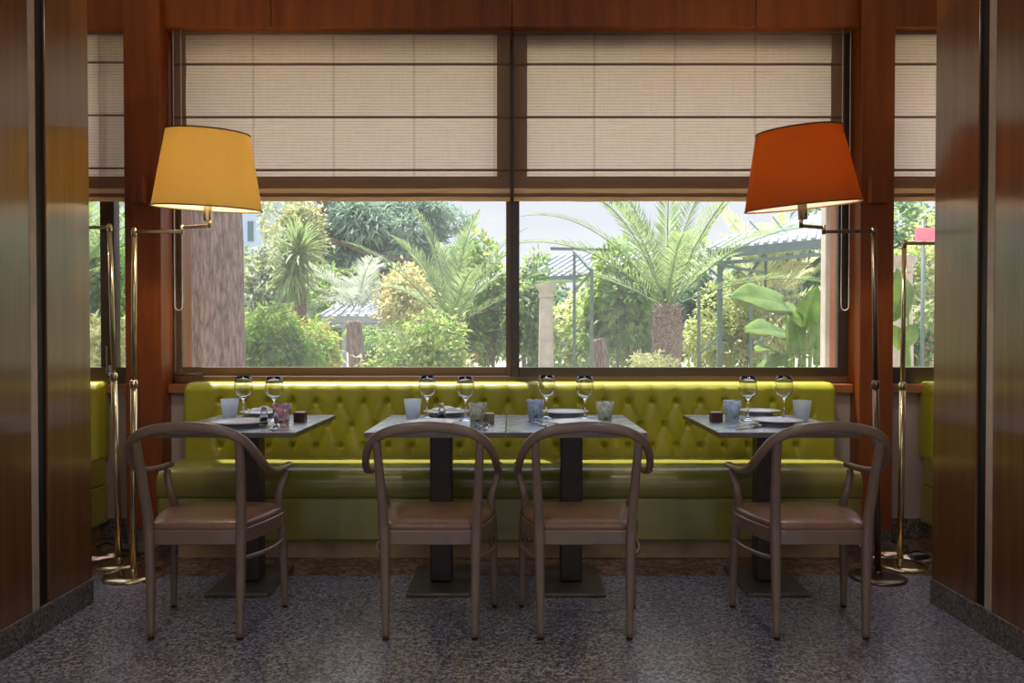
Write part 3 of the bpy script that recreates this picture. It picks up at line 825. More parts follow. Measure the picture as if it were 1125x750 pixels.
# ------------------------------------------------------------------ floor lamps
def floor_lamp(label, base, top, arms, shade, sh_mat, tilt, rb=.13, sr=(.188, .247), sh=.345, metal_='brass', power=14, lit=True, lean_joint=None):
    t = thing('floor_lamp', label, 'lamp', base)
    B = Vector(base); T = Vector(top)-B; mt = metal_
    MB().lathe([(0, 0), (rb, 0), (rb+.001, .006), (rb-.004, .013), (rb*.6, .018), (.03, .021), (.0, .022)], seg=56).build('base', mt, t, smooth=True)
    MB().lathe([(.019, .02), (.019, .03), (.015, .036), (.012, .05)], seg=24).build('base_collar', mt, t, smooth=True)
    J = T*.555
    lo = MB().tube([(0, 0, .03), tuple(J)], .0145, 20, up=(0, 1, 0)).build('lower_pole', mt, t, smooth=True)
    up_ = MB().tube([tuple(J), tuple(T)], .0115, 20, up=(0, 1, 0)).build('upper_pole', mt, t, smooth=True)
    MB().lathe([(.0145, -.02), (.018, -.016), (.018, -.004), (.0205, 0), (.018, .004), (.018, .014), (.0115, .022)], tuple(J), 24).build('height_collar', mt, t, smooth=True)
    pts = [T]+[Vector(a)-B for a in arms]
    # pts: pole top, end of first arm (low), start of second arm (high), second arm end
    MB().beam(pts[0]+Vector((0, 0, -.012)), pts[1], .013, .016).build('arm', mt, t, bevel=.002)
    MB().lathe([(.0125, -.03), (.0125, .002), (.006, .006), (0, .007)], tuple(T), 20).build('pole_cap', mt, t, smooth=True)
    MB().tube([pts[1]-Vector((0, 0, .012)), pts[2]+Vector((0, 0, .012))], .0085, 16, up=(0, 1, 0)).build('pivot', mt, t, smooth=True)
    MB().beam(pts[2], pts[3], .013, .016).build('arm', mt, t, bevel=.002)
    S = Vector(shade)-B
    MB().tube([pts[3]-Vector((0, 0, .01)), pts[3]+Vector((0, 0, .035))], .0085, 14, up=(0, 1, 0)).build('stem', mt, t, smooth=True)
    Mr = Matrix.Rotation(tilt[1], 4, 'Y') @ Matrix.Rotation(tilt[0], 4, 'X')
    Mt = Matrix.Translation(S) @ Mr
    z0 = -.04
    soc = MB().lathe([(.019, z0-.02), (.021, z0-.016), (.021, z0+.06), (.014, z0+.075), (0, z0+.076)], seg=20, M4=Mt).build('socket', mt, t, smooth=False)
    bulb = MB().lathe([(0.012, .036), (.014, .05), (.026, .075), (.03, .095), (.026, .115), (.012, .128), (0, .13)], seg=20, M4=Mt)
    bo = bulb.build('bulb', 'bulb', t, smooth=True)
    r1, r0 = sr; th = .0022
    prof = [(r0, 0), (r1, sh)]
    shd = MB().lathe([(r0, 0), (r1, sh), (r1-th, sh), (r0-th, 0)], seg=72, M4=Mt, close=True).build('lamp_shade', sh_mat, t, auto=40)
    MB().lathe([(r0-th-.0004, .004), (r1-th-.0004, sh-.004), (r1-th-.002, sh-.004), (r0-th-.002, .004)], seg=72, M4=Mt, close=True).build('lining', 'lining', shd, auto=40)
    for z, r in ((0, r0), (sh, r1)):
        tr = MB().tube([Mt @ Vector(((r+.0005)*math.cos(a), (r+.0005)*math.sin(a), z)) for a in [2*PI*k/72 for k in range(72)]], (.0032), 8, up=(0, 0, 1), closed=True).build('shade_trim', 'trimdark', shd, smooth=True)
        tr['label'] = 'dark edging round the shade'
    sp = MB()
    for k in range(3):
        a = 2*PI*k/3+.5; sp.tube([Mt @ Vector((0, 0, sh-.035)), Mt @ Vector(((r1-.003)*math.cos(a), (r1-.003)*math.sin(a), sh-.006))], .0018, 6)
    sp.tube([Mt @ Vector((0, 0, .0)), Mt @ Vector((.035, 0, .06)), Mt @ Vector((.035, 0, .2)), Mt @ Vector((0, 0, sh-.035))], .0018, 6)
    sp.build('shade_carrier', mt, t, smooth=True)
    if lit:
        ld = bpy.data.lights.new('bulb_light', 'POINT'); ld.energy = power; ld.color = (1, .88, .70); ld.shadow_soft_size = .03
        lo_ = bpy.data.objects.new('bulb_light', ld); COL.objects.link(lo_); lo_.parent = t
        lo_.location = Mt @ Vector((0, 0, .19))
    return t
def emis():
    m, t, out = nt('warm_bulb'); e = t.nodes.new('ShaderNodeEmission'); e.inputs[0].default_value = (1, .8, .5, 1); e.inputs[1].default_value = 4
    L(t, e.outputs[0], out.inputs[0]); return m
M['bulb'] = emis()
def glow():
    m, t, out = nt('fill_diffuser'); e = t.nodes.new('ShaderNodeEmission'); e.inputs[0].default_value = (1, .86, .7, 1); e.inputs[1].default_value = 3
    L(t, e.outputs[0], out.inputs[0]); return m
M['fillglow'] = glow(); CEILW = 12  # glow and power of the added ceiling fill lights
b1 = atz(146.5, 633, 0)
T1 = at(147.5, 251.5, b1.y)
ysh = b1.y+.02
floor_lamp('brass swing arm floor lamp with a yellow shade beside the left column', b1, T1,
           [at(200, 254.5, ysh), at(200, 250, ysh), at(230.5, 248, ysh)], at(228.3, 229, ysh), 'shade_yellow', (R(5), R(2.6)), .135, (.188, .249), .352, power=13)
b2 = atz(964.5, 635, 0); T2 = at(960, 251, b2.y)
floor_lamp('antique brass swing arm floor lamp with an orange red shade beside the right column', b2, T2,
           [at(905, 254.5, b2.y), at(905, 250, b2.y), at(880, 248, b2.y)], at(881.5, 227, b2.y), 'shade_orange', (R(4.5), R(-5.2)), .127, (.190, .262), .352, metal_='brassdark', power=13)
b3 = atz(131, 620, 0); T3 = at(120.5, 247, b3.y)
floor_lamp('brass floor lamp pole standing behind the yellow lamp, arm reaching left', b3, T3,
           [T3+Vector((-.34, .03, -.012)), T3+Vector((-.34, .03, .01)), T3+Vector((-.56, .05, .012))], T3+Vector((-.56, .05, .10)), 'shade_orange', (0, 0), .122, power=5, sh=.33)
b4 = atz(989, 622, 0); T4 = at(993.5, 264.5, b4.y)
floor_lamp('brass floor lamp pole standing behind the orange lamp, arm reaching right', b4, T4,
           [T4+Vector((.34, .03, -.012)), T4+Vector((.34, .03, .01)), T4+Vector((.58, .05, .012))], T4+Vector((.58, .05, .10)), 'shade_yellow', (0, 0), .122, power=5, sh=.33)
# cables
def cable(label, pts, r=.004):
    p = [atz(a, b, .005) for a, b in pts]; o = MB().tube(catmull(p, 8), r, 8).build('power_cable', 'black', None, smooth=True); return tag(o, label, 'cable')
cable('black cable curling on the floor behind the left brass lamps', [(106, 601), (118, 596), (135, 603), (155, 607), (168, 602), (160, 612), (145, 616)])
cable('black cable looping on the floor behind the right brass lamps', [(950, 596), (965, 592), (985, 596), (998, 602), (992, 608), (975, 611), (965, 607)])
cable('black cable running from plug adapter toward right partition', [(1004, 614), (997, 609), (1006, 605), (1016, 608), (1022, 612)], .004)
for px, py, lb in ((1009, 614, 'black plug adapter on the floor by the right partition'), (143, 612, 'black plug adapter on the floor behind the left lamps')):
    p = atz(px, py, 0); t = thing('plug_adapter', lb, 'adapter', p, .3)
    MB().box(-.04, .04, -.02, .02, 0, .028).build('body', 'black', t, bevel=.006); MB().tube([(.04, 0, .014), (.06, 0, .012)], .006, 8).build('cable_sleeve', 'black', t, smooth=True)

# ceiling fill lights added behind and above the viewer to brighten the room
for i, (x, y) in enumerate(((-1.1, -1.4), (1.1, -1.4), (-1.1, .6), (1.1, .6))):
    t = thing('ceiling_fill_light', 'round ceiling fill light added over the room behind the viewer', 'light', (x, y, CEIL-.03), 0, 'added ceiling fill lights')
    MB().lathe([(.20, 0), (.215, 0), (.215, .03), (.19, .03), (.19, .006)], seg=36).build('ring', 'plastic', t, smooth=False)
    MB().lathe([(0, .006), (.19, .006), (.19, .012), (0, .012)], seg=36).build('diffuser', 'fillglow', t)
    ld = bpy.data.lights.new('ceiling_fill_lamp', 'AREA'); ld.shape = 'DISK'; ld.size = .36; ld.energy = CEILW; ld.color = (1, .95, .90)
    q = bpy.data.objects.new('ceiling_fill_lamp', ld); COL.objects.link(q); q.parent = t; q.location = (0, 0, -.004)

# ------------------------------------------------------------------ the garden outside
GZ = -.35
struct(MB().box(-45, 45, YG+.22, 90, GZ-.2, GZ).build('ground', 'grass'), 'grass and planting ground of the garden')
struct(MB().box(-8, 8, YG+.24, 7.3, GZ, GZ+.04).build('terrace', 'gravel'), 'pale gravel strip along the building')
struct(MB().box(-8, 8, YG+.22, 4.875, 2.86, 3.05).build('roof_overhang', 'extwall', bevel=.01), 'roof overhang above the windows')
struct(MB().box(-8, 8, YG+.22, YG+.34, 3.05, 5).build('wall_outside', 'extwall'))
struct(MB().box(-8, -5.1, YG+.1, YG+.3, GZ, 3).build('wall_outside_left', 'extwall')); struct(MB().box(5.1, 8, YG+.1, YG+.3, GZ, 3).build('wall_outside_right', 'extwall'))
struct(MB().box(-8, 8, YW+.3, YG+.26, GZ, SILLZ-.06).build('wall_outside_low', 'extwall'))

def mesh_np(name, V, Fq, mat, parent=None, smooth=False):
    me = bpy.data.meshes.new(name); n = len(V); nf = len(Fq); k = Fq.shape[1]
    me.vertices.add(n); me.vertices.foreach_set('co', V.astype(np.float32).ravel())
    me.loops.add(nf*k); me.loops.foreach_set('vertex_index', Fq.astype(np.int32).ravel())
    me.polygons.add(nf); me.polygons.foreach_set('loop_start', np.arange(0, nf*k, k, dtype=np.int32))
    me.update(calc_edges=True); me.validate(); me.materials.append(M[mat] if isinstance(mat, str) else mat)
    o = bpy.data.objects.new(name, me); COL.objects.link(o)
    if parent is not None: o.parent = parent
    return o
def leaves(P, D, U, Ln, Wd, fold=.25):
    """folded rhombic leaves: base P, direction D, up U"""
    S = np.cross(D, U); S /= np.linalg.norm(S, axis=1)[:, None]+1e-9; Nn = np.cross(S, D)
    Ln = Ln[:, None]; Wd = Wd[:, None]
    mid = P+D*Ln*.45
    a = P; b = mid+S*Wd*.5+Nn*Wd*fold; c = P+D*Ln-Nn*Ln*.12; d = mid-S*Wd*.5+Nn*Wd*fold; e = mid
    V = np.stack([a, b, c, d, e], 1).reshape(-1, 3); n = len(P); i = np.arange(n)*5
    Fq = np.concatenate([np.stack([i, i+1, i+4], 1), np.stack([i+1, i+2, i+4], 1), np.stack([i+2, i+3, i+4], 1), np.stack([i+3, i, i+4], 1)])
    return V, Fq
def cloud(rng, c, r, n, lf, wd, hang=.3, lobes=9, shell=.35, lobe_r=.45):
    c = np.array(c); r = np.array(r)
    lc = rng.normal(size=(lobes, 3)); lc /= np.linalg.norm(lc, axis=1)[:, None]; lc *= rng.uniform(.15, .9, (lobes, 1))
    k = rng.integers(0, lobes, n)
    d = rng.normal(size=(n, 3)); d /= np.linalg.norm(d, axis=1)[:, None]
    lr = rng.uniform(.6, 1.15, (lobes, 1)); rad = lobe_r*lr[k]*(1-shell*rng.random((n, 1))**1.5)*(1+.25*rng.normal(size=(n, 1))*(rng.random((n, 1)) < .25))
    p = lc[k]+d*rad
    P = c+p*r
    D = d*.8+rng.normal(size=(n, 3))*.6; D[:, 2] -= hang; D /= np.linalg.norm(D, axis=1)[:, None]
    U = rng.normal(size=(n, 3))*.7+np.array([0, 0, 1.]); U /= np.linalg.norm(U, axis=1)[:, None]
    s = rng.uniform(.6, 1.3, n)
    return leaves(P, D, U, lf*s, wd*s)
SEED = [100]
def shrub(label, px, py, Y, rx, ry, mat, n=1800, lf=.1, wd=.05, cat='shrub', name='shrub', group='shrubs outside the windows', mats=None, trunk=True, hang=.3, lobes=10, depth=None, extra=None, lobe_r=.45):
    SEED[0] += 1; rng = np.random.default_rng(SEED[0])
    c = at(px, py, Y); k = Y/875; RX, RZ = rx*k, ry*k; RY = depth or min(RX, 1.2)*.9
    t = thing(name, label, cat, (c.x, c.y, GZ), 0, group)
    cl = (0, 0, c.z-GZ)
    V, Fq = cloud(rng, cl, (RX*1.12, RY, RZ*1.12), n, lf, wd, hang, lobes, .4, lobe_r)
    mesh_np('foliage', V, Fq, mat, t)
    if mats:
        for m2, n2 in mats:
            V, Fq = cloud(np.random.default_rng(SEED[0]), cl, (RX*1.16, RY*1.05, RZ*1.18), n2, lf, wd, hang, lobes, .15, lobe_r)
            q = mesh_np('blossom' if m2 == 'flower' else 'young_foliage', V, Fq, m2, t); q['label'] = 'paler outer growth'
    if trunk:
        rnd = random.Random(SEED[0]); st = MB()
        top = cl[2]
        for q in range(1 if name == 'tree' else 4):
            a = rnd.uniform(0, 6.28); e = RX*.35*(0 if name == 'tree' else 1)
            r0 = .10 if name == 'tree' else .022
            st.tube(catmull([(math.cos(a)*.06, math.sin(a)*.04, 0), (math.cos(a)*e*.5, math.sin(a)*e*.3, top*.5), (math.cos(a)*e, math.sin(a)*e*.5, top)], 4), [r0*(1-i/12*.5) for i in range(9)], 7)
        if name == 'tree':
            for q in range(6):
                a = rnd.uniform(0, 6.28); st.tube([(0, 0, top*.75), (math.cos(a)*RX*.3, math.sin(a)*RY*.3, top*.95), (math.cos(a)*RX*.65, math.sin(a)*RY*.6, top+RZ*rnd.uniform(-.2, .5))], [.07, .045, .02], 6)
        st.build('trunk' if name == 'tree' else 'stem', 'bark', t, smooth=True)
    return t
G2 = 'trees beyond the garden'
def tree(*a, **k):
    k.setdefault('cat', 'tree'); k.setdefault('name', 'tree'); k.setdefault('group', G2); return shrub(*a, **k)

# big trunk in front of the left window
c = at(233, 320, 7.6); t = thing('tree', 'thick reddish brown tree trunk standing close outside the left end of the window', 'tree', (c.x, c.y, GZ))
rt = 31.5*7.6/875
mb = MB(); seg = 96; rows = 110; vs = []; fs = []
for i in range(rows+1):
    z = i/rows*5.0
    for k in range(seg):
        a = 2*PI*k/seg
        d = noise.noise(Vector((math.cos(a)*9, math.sin(a)*9, z*1.3)))*.5+noise.noise(Vector((math.cos(a)*22, math.sin(a)*22, z*4)))*.5
        r_ = rt*(1+.10*math.exp(-z*1.2)-.02*z/4)+.022*d
        vs.append((r_*math.cos(a)+.02*math.sin(z), r_*math.sin(a), z))
for i in range(rows):
    for k in range(seg): fs.append((i*seg+k, i*seg+(k+1) % seg, (i+1)*seg+(k+1) % seg, (i+1)*seg+k))
mb.add(vs, fs).build('trunk', 'bark', t, smooth=True)
for q in range(5):
    a = q*1.3; MB().tube([(0, 0, 4.6), (math.cos(a)*.8, math.sin(a)*.8+.3, 5.6), (math.cos(a)*2.2, math.sin(a)*1.8+.6, 6.5)], [.16, .10, .04], 10).build('branch', 'bark', t, smooth=True)
V, Fq = cloud(np.random.default_rng(5), (0, 2.0, 7.4), (3.6, 2.6, 1.6), 2600, .16, .07); mesh_np('foliage', V, Fq, 'leaf_dark', t)

# pale building far behind
c = at(272, 300, 46); k = 46/875
t = thing('building', 'pale blue grey building with green shutters far behind the trees', 'building', (c.x-2.0, 46, GZ))
x1_ = at(322, 250, 46).x-(c.x-2.0); zt = at(300, 214, 46).z-GZ
MB().box(-6, x1_, 0, 9, 0, zt+1.5).build('wall', 'render', t)
MB().box(-6.3, x1_+.3, -.3, 9.3, zt+1.5, zt+1.75).build('roof', 'roofsheet', t)
for px, py, hh in ((275.5, 254, 22), (295, 257, 17), (283, 300, 20), (258, 254, 22), (303, 300, 18)):
    p = at(px, py, 46); x = p.x-(c.x-2.0); z = p.z-GZ; hw = 3.2*k; h2 = hh/2*k
    wv = MB().box(x-hw-.05, x+hw+.05, -.04, .02, z-h2-.05, z+h2+.05).build('window', 'extwall', t)
    mb = MB()
    mb.box(x-hw, x+hw, -.06, -.035, z-h2, z+h2)
    mb.build('shutter', 'shutter', wv)

# shrubs, nearest first: left half of the window
shrub('bright green leafy shrub at the bottom left of the window beside the thick trunk', 300, 393, 8.6, 52, 50, 'leaf_bright', 3800, .085, .038, mats=[('leaf_mid', 1500)], lobes=14)
shrub('shrub with orange tipped leaves behind the bright green shrub', 342, 385, 9.4, 34, 38, 'leaf_orange', 2000, .085, .035, mats=[('leaf_bright', 1100)])
shrub('pale silvery shrub between thick trunk and spiky cordyline', 290, 322, 13, 38, 52, 'leaf_grey', 3800, .11, .045, mats=[('leaf_pale', 1200)], lobes=16)
tree('pale blossoming tree in front of the pale building', 322, 262, 17, 32, 46, 'leaf_pale', 4200, .13, .06, mats=[('leaf_grey', 2000)], lobes=16)
shrub('green shrub under the middle of the left window pane', 478, 398, 9.2, 62, 48, 'leaf_bright', 4200, .08, .034, mats=[('leaf_pale', 1600)], lobes=16)
shrub('shrub with pinkish shoots left of the window mullion', 535, 350, 12, 36, 62, 'leaf_mid', 3200, .12, .055, mats=[('leaf_orange', 500), ('leaf_bright', 900)], lobes=14)
shrub('pale orange tinted shrub behind the young palm', 440, 325, 14, 40, 40, 'leaf_pale', 2600, .11, .05, mats=[('leaf_orange', 800)], lobes=12)
shrub('mid green shrub behind the low shed roof', 360, 345, 18, 50, 46, 'leaf_mid', 3200, .16, .07, lobes=14)
shrub('mid green shrub in front of the shed posts', 420, 388, 12.5, 30, 26, 'leaf_mid', 1500, .1, .036)
# right half
shrub('green shrub right of the window mullion behind the stone column', 585, 358, 11.5, 26, 58, 'leaf_mid', 2600, .10, .05, mats=[('leaf_grey', 700)], lobes=12)
shrub('bright leafed shrub between iron frame and palm trunk', 688, 340, 11.2, 44, 60, 'leaf_bright', 4000, .15, .065, mats=[('leaf_mid', 1300)], lobes=16)
shrub('pale yellow shrub behind the stone column', 640, 372, 13.5, 44, 46, 'leaf_pale', 2400, .13, .06, mats=[('leaf_bright', 700)], lobes=12)
shrub('low pale shrub at the foot of the palm', 716, 404, 8.8, 26, 22, 'leaf_pale', 1000, .07, .03)
shrub('dark green shrub right of the palm trunk', 766, 345, 13, 28, 62, 'leaf_dark', 3000, .13, .06, lobes=12)
shrub('pale yellow green climber filling the iron frames', 812, 362, 11.5, 44, 52, 'leaf_pale', 4200, .09, .042, mats=[('leaf_bright', 900)], lobes=18)
shrub('pale feathery shrub behind the broad leaved plant', 872, 350, 10.5, 44, 48, 'leaf_pale', 3200, .11, .04, mats=[('leaf_grey', 1000)], lobes=14)
tree('dark green tree under the glass canopy at the right', 868, 292, 21, 56, 30, 'leaf_dark', 3200, .22, .10, lobes=14)
# side bays
shrub('green foliage outside the left side window', 112, 340, 9.5, 40, 78, 'leaf_mid', 3600, .12, .045, mats=[('leaf_bright', 1400)], lobes=18)
shrub('pale shrub low outside the left side window', 120, 385, 8.0, 26, 34, 'leaf_pale', 1500, .08, .035, lobes=9)
shrub('pale pink flowering shrub outside the right side window', 1010, 380, 9.2, 26, 34, 'leaf_mid', 1500, .10, .05, mats=[('flower', 350)], lobes=9)
shrub('pale green foliage behind the flowering shrub at far right', 1005, 318, 12, 40, 60, 'leaf_pale', 2600, .12, .05, mats=[('leaf_bright', 900)], lobes=14)
# far tree belt
for i, (px, py, Y, rx, ry, mt, lb) in enumerate((
        (60, 270, 26, 70, 90, 'leaf_mid', 'tall green tree far outside the left side window'),
        (205, 330, 30, 70, 60, 'leaf_dark', 'dark green tree far behind the thick trunk'),
        (300, 345, 27, 60, 50, 'leaf_mid', 'mid green tree below the pale building'),
        (400, 335, 30, 70, 60, 'leaf_dark', 'dark green tree far behind the shed roof'),
        (500, 332, 28, 55, 52, 'leaf_mid', 'round green tree left of the window mullion far away'),
        (575, 350, 30, 60, 52, 'leaf_mid', 'green tree far behind the window mullion'),
        (660, 345, 28, 60, 46, 'leaf_dark', 'dark green tree far behind the iron frame'),
        (745, 330, 27, 60, 60, 'leaf_mid', 'tall green tree far behind the palm'),
        (835, 325, 29, 60, 62, 'leaf_mid', 'green tree far behind the iron frames'),
        (930, 300, 26, 70, 80, 'leaf_dark', 'dark green tree far behind the right column'),
        (1040, 300, 28, 70, 90, 'leaf_mid', 'tall green tree far outside the right side window'))):
    tree(lb, px, py, Y, rx, ry, mt, 3600, .30, .14, lobes=18)
# big conifer with a dark bough
t = tree('large blue green conifer above the shed roof', 405, 262, 21, 82, 62, 'conifer', 14000, .34, .05, lobes=44, trunk=False, hang=.5, lobe_r=.30)
sub = np.random.default_rng(77); cc = at(470, 246, 21)
V, Fq = cloud(sub, (cc.x-t.location.x, cc.y-21, cc.z-GZ), (50*21/875, .9, 36*21/875), 5500, .26, .045, .5, 18, .4, .32); mesh_np('upper_foliage', V, Fq, 'conifer', t)
tr_ = MB(); p = lambda px, py: at(px, py, 20.4)-Vector(t.location)
tr_.tube(catmull([p(352, 410), p(354, 350), p(350, 300), p(352, 230), p(356, 180)], 5), .16, 10); tr_.build('trunk', 'bark', t, smooth=True)
for pts in ([(350, 262), (375, 266), (400, 276), (440, 284), (470, 282)], [(345, 250), (365, 240), (385, 235), (410, 236)], [(352, 300), (385, 296), (415, 305)]):
    MB().tube(catmull([p(*q) for q in pts], 4), [.10*(1-i/20) for i in range((len(pts)-1)*4+1)], 8).build('bough', 'bark', t, smooth=True)

# palms
def frond(base, az, el, length, droop, nl=46, leaf=.42, wd=.022, seed=0, vee=.5):
    rng = np.random.default_rng(seed); base = np.array(base, float)
    h = np.array([math.cos(az), math.sin(az), 0]); P = [base.copy()]; e = el; ds = length/24; D = []
    for i in range(24):
        d = h*math.cos(e)+np.array([0, 0, math.sin(e)]); D.append(d); P.append(P[-1]+d*ds); e -= droop/24*(.4+1.2*i/24)
    P = np.array(P); D = np.array(D+[D[-1]])
    T = np.linspace(.12, .995, nl); idx = T*24; i0 = np.clip(idx.astype(int), 0, 23); fr_ = (idx-i0)[:, None]
    Q = P[i0]*(1-fr_)+P[i0+1]*fr_; DD = D[i0]
    Vs = []; Fs = []; off = 0
    side = np.cross(DD, np.array([0, 0, 1.])); side /= np.linalg.norm(side, axis=1)[:, None]; up = np.cross(side, DD)
    for s in (-1, 1):
        a = (.95-.55*T)[:, None]
        d = DD*np.cos(a)+side*s*np.sin(a)+up*vee*np.sin(a)+rng.normal(size=DD.shape)*.06; d /= np.linalg.norm(d, axis=1)[:, None]
        ln = leaf*np.sin(PI*np.clip(T*.92+.12, 0, 1))**.6*rng.uniform(.85, 1.1, nl)+.03
        V, Fq = leaves(Q, d, up, ln, np.full(nl, wd), .15); Vs.append(V); Fs.append(Fq+off); off += len(V)
    # rachis as a thin strip prism
    w_ = np.linspace(.013, .003, 25)[:, None]; sd = np.cross(D, np.array([0, 0, 1.])); sd /= np.linalg.norm(sd, axis=1)[:, None]; uu = np.cross(sd, D)
    ring = np.stack([P+sd*w_, P-sd*w_*.5+uu*w_*.8, P-sd*w_*.5-uu*w_*.8], 1).reshape(-1, 3)
    fq = []
    for i in range(24):
        for q in range(3):
            a = i*3+q; b = i*3+(q+1) % 3; fq += [(a, b, b+3), (a, b+3, a+3)]
    Vs.append(ring); Fs.append(np.array(fq)+off)
    return np.concatenate(Vs), np.concatenate(Fs)
def palm(label, px, py, Y, nf, length, leaf, elr, droop, trunk_px=None, mat='palm', seed=1, wd=.022, nl=46, azs=None):
    c = at(px, py, Y); t = thing('palm', label, 'palm', (c.x, Y, GZ), 0, 'palms in the garden'); z = c.z-GZ
    if trunk_px:
        rt = trunk_px/2*Y/875; mb = MB(); seg = 40; rows = 80; vs = []; fs = []
        for i in range(rows+1):
            u = i/rows; zz = u*(z+.02)
            for k in range(seg):
                a = 2*PI*k/seg; kk = zz*11; ph = a*8/(2*PI)+ (kk % 2)*0
                d = max(abs(math.sin(PI*(zz*9+a*5/(2*PI)))), abs(math.sin(PI*(zz*9-a*5/(2*PI)))))
                r_ = rt*(.92+.16*math.exp(-((u-.80)/.18)**2)-.12*max(0, (u-.93)/.07))+.016*d
                vs.append((r_*math.cos(a), r_*math.sin(a), zz))
        for i in range(rows):
            for k in range(seg): fs.append((i*seg+k, i*seg+(k+1) % seg, (i+1)*seg+(k+1) % seg, (i+1)*seg+k))
        fs.append(tuple(rows*seg+k for k in range(seg)))
        mb.add(vs, fs).build('trunk', 'palmbark', t, smooth=True)
        # cut frond stubs round the crown
        sb = MB()
        for q in range(26):
            a = q*2.4; zz = z-.02-.012*q; r_ = rt*(1.0 if q > 6 else .7)
            o_ = Vector((math.cos(a)*r_, math.sin(a)*r_, zz)); sb.tube([o_, o_+Vector((math.cos(a)*.05, math.sin(a)*.05, .09))], [(.028, .014), (.018, .007)], 6)
        q = sb.build('frond_stubs', 'palmbark', t)
    rnd = random.Random(seed)
    for i in range(nf):
        az = (i*2.39996+rnd.uniform(-.2, .2)) if azs is None else azs[i]
        el = elr[0]+(elr[1]-elr[0])*((i+.5)/nf)**.8
        V, Fq = frond((math.cos(az)*.04, math.sin(az)*.04, z-.01), az, el, length*rnd.uniform(.85, 1.1), droop*rnd.uniform(.8, 1.25), nl, leaf, wd, seed*100+i)
        mesh_np('frond', V, Fq, mat, t)
    return t
palm('palm with a stout scaly trunk in the right window pane', 733, 336, 9.3, 18, 2.2, .25, (.35, 1.45), 1.0, 29, seed=3, nl=50, wd=.020)
palm('young palm with upright fronds at the middle of the left pane', 496, 358, 10.8, 13, 1.75, .26, (.5, 1.5), .8, None, seed=8, wd=.020)
palm('silvery palm with drooping fronds right of the cordyline', 392, 345, 15.2, 12, 1.9, .36, (.4, 1.2), 1.6, None, 'leaf_grey', seed=11, wd=.03)
palm('bright palm fronds outside the left side window', 86, 300, 9.0, 18, 2.0, .38, (.1, 1.3), 1.0, 16, seed=15)
palm('pale palm behind the iron frames at the right', 846, 345, 13.5, 16, 2.2, .36, (.5, 1.4), 1.0, None, 'leaf_pale', seed=19, wd=.03)

# cordyline with sword leaves
def cordyline(label, px, py, Y, heads, blade, trunk_base):
    b0 = at(*trunk_base, Y); t = thing('cordyline', label, 'plant', (b0.x, Y, GZ))
    tk = MB()
    for hx, hy in heads:
        p_ = at(hx, hy, Y)-Vector((b0.x, Y, GZ)); tk.tube(catmull([(0, 0, 0), (0.02, 0, p_.z*.6), tuple(p_)], 5), [.07*(1-i*.05) for i in range(11)], 10)
    tk.build('trunk', 'palmbark', t, smooth=True)
    rng = np.random.default_rng(31)
    for hx, hy in heads:
        p_ = at(hx, hy, Y)-Vector((b0.x, Y, GZ)); n = 110; Vs = []; Fs = []; off = 0
        for i in range(n):
            az = i*2.39996; el = rng.uniform(-1.0, 1.45); h = np.array([math.cos(az), math.sin(az), 0]); e = el; P = [np.array(p_)]
            ln = blade*rng.uniform(.8, 1.1)
            for q in range(5): P.append(P[-1]+(h*math.cos(e)+np.array([0, 0, math.sin(e)]))*ln/5); e -= .16
            sd = np.array([-math.sin(az), math.cos(az), 0]); ws = [.015, .026, .026, .02, .012, .001]; V = []
            for q in range(6): V += [P[q]+sd*ws[q], P[q]-sd*ws[q]]
            Vs.append(np.array(V)); Fs += [(off+2*q, off+2*q+1, off+2*q+3, off+2*q+2) for q in range(5)]; off += 12
        mesh_np('leaf_head', np.concatenate(Vs), np.array(Fs), 'palm', t)
cordyline('spiky cordyline with sword shaped leaves in the left pane', 327, 290, 12, [(327, 280), (322, 300)], .66, (333, 345))

# broad leaved plants
def broadleaf(t, base, tip, width, nrm, petiole_from, mat='banana', wav=.05, seed=0):
    """leaf blade from base to tip with midrib, undulating margin, and its stalk"""
    b = Vector(base); q = Vector(tip); ax = q-b; Ln = ax.length; ax.normalize(); nr = Vector(nrm); sd = ax.cross(nr).normalized(); nr = sd.cross(ax)
    n = 16; m = 6; vs = []; fs = []
    for i in range(n+1):
        u = i/n; wv = width*.5*(math.sin(PI*min(1, u*.93+.07))**.7)*(1-.35*u)*1.25 if u < 1 else 0
        for j in range(-m, m+1):
            v = j/m
            z = -.22*Ln*u*u+.30*wv*abs(v)-.12*wv*v*v*4*.5+wav*Ln*math.sin(u*11+seed+ (1 if v > 0 else -1))*v*v*.5
            back = -.12*Ln*(abs(v)**2)*(1-u)*max(0, 1-u*3)
            vs.append(b+ax*(Ln*u+back)+sd*(wv*v)+nr*z)
    w_ = 2*m+1
    for i in range(n):
        for j in range(2*m): a = i*w_+j; fs.append((a, a+1, a+w_+1, a+w_))
    lf = MB().add(vs, fs).build('leaf', mat, t, smooth=True)
    md = lf.modifiers.new('solid', 'SOLIDIFY'); md.thickness = .002
    rib = [vs[i*w_+m]+Vector(nr)*-.004 for i in range(n+1)]
    pf = Vector(petiole_from); pts = catmull([pf, pf.lerp(b, .55)+Vector((0, 0, .06)), b], 6)
    MB().tube(pts+rib[1:], [.013]*len(pts)+[.010*(1-i/(n+4)) for i in range(n)], 8).build('leaf_stalk', 'leaf_bright', lf, smooth=True)
Yb = 6.9
c = at(880, 405, Yb); t = thing('broad_leaved_plant', 'glossy broad leaved plant at the right end of the right pane', 'plant', (c.x, Yb, GZ))
def lp(px, py, dy=0): return at(px, py, Yb+dy)-Vector((c.x, Yb, GZ))
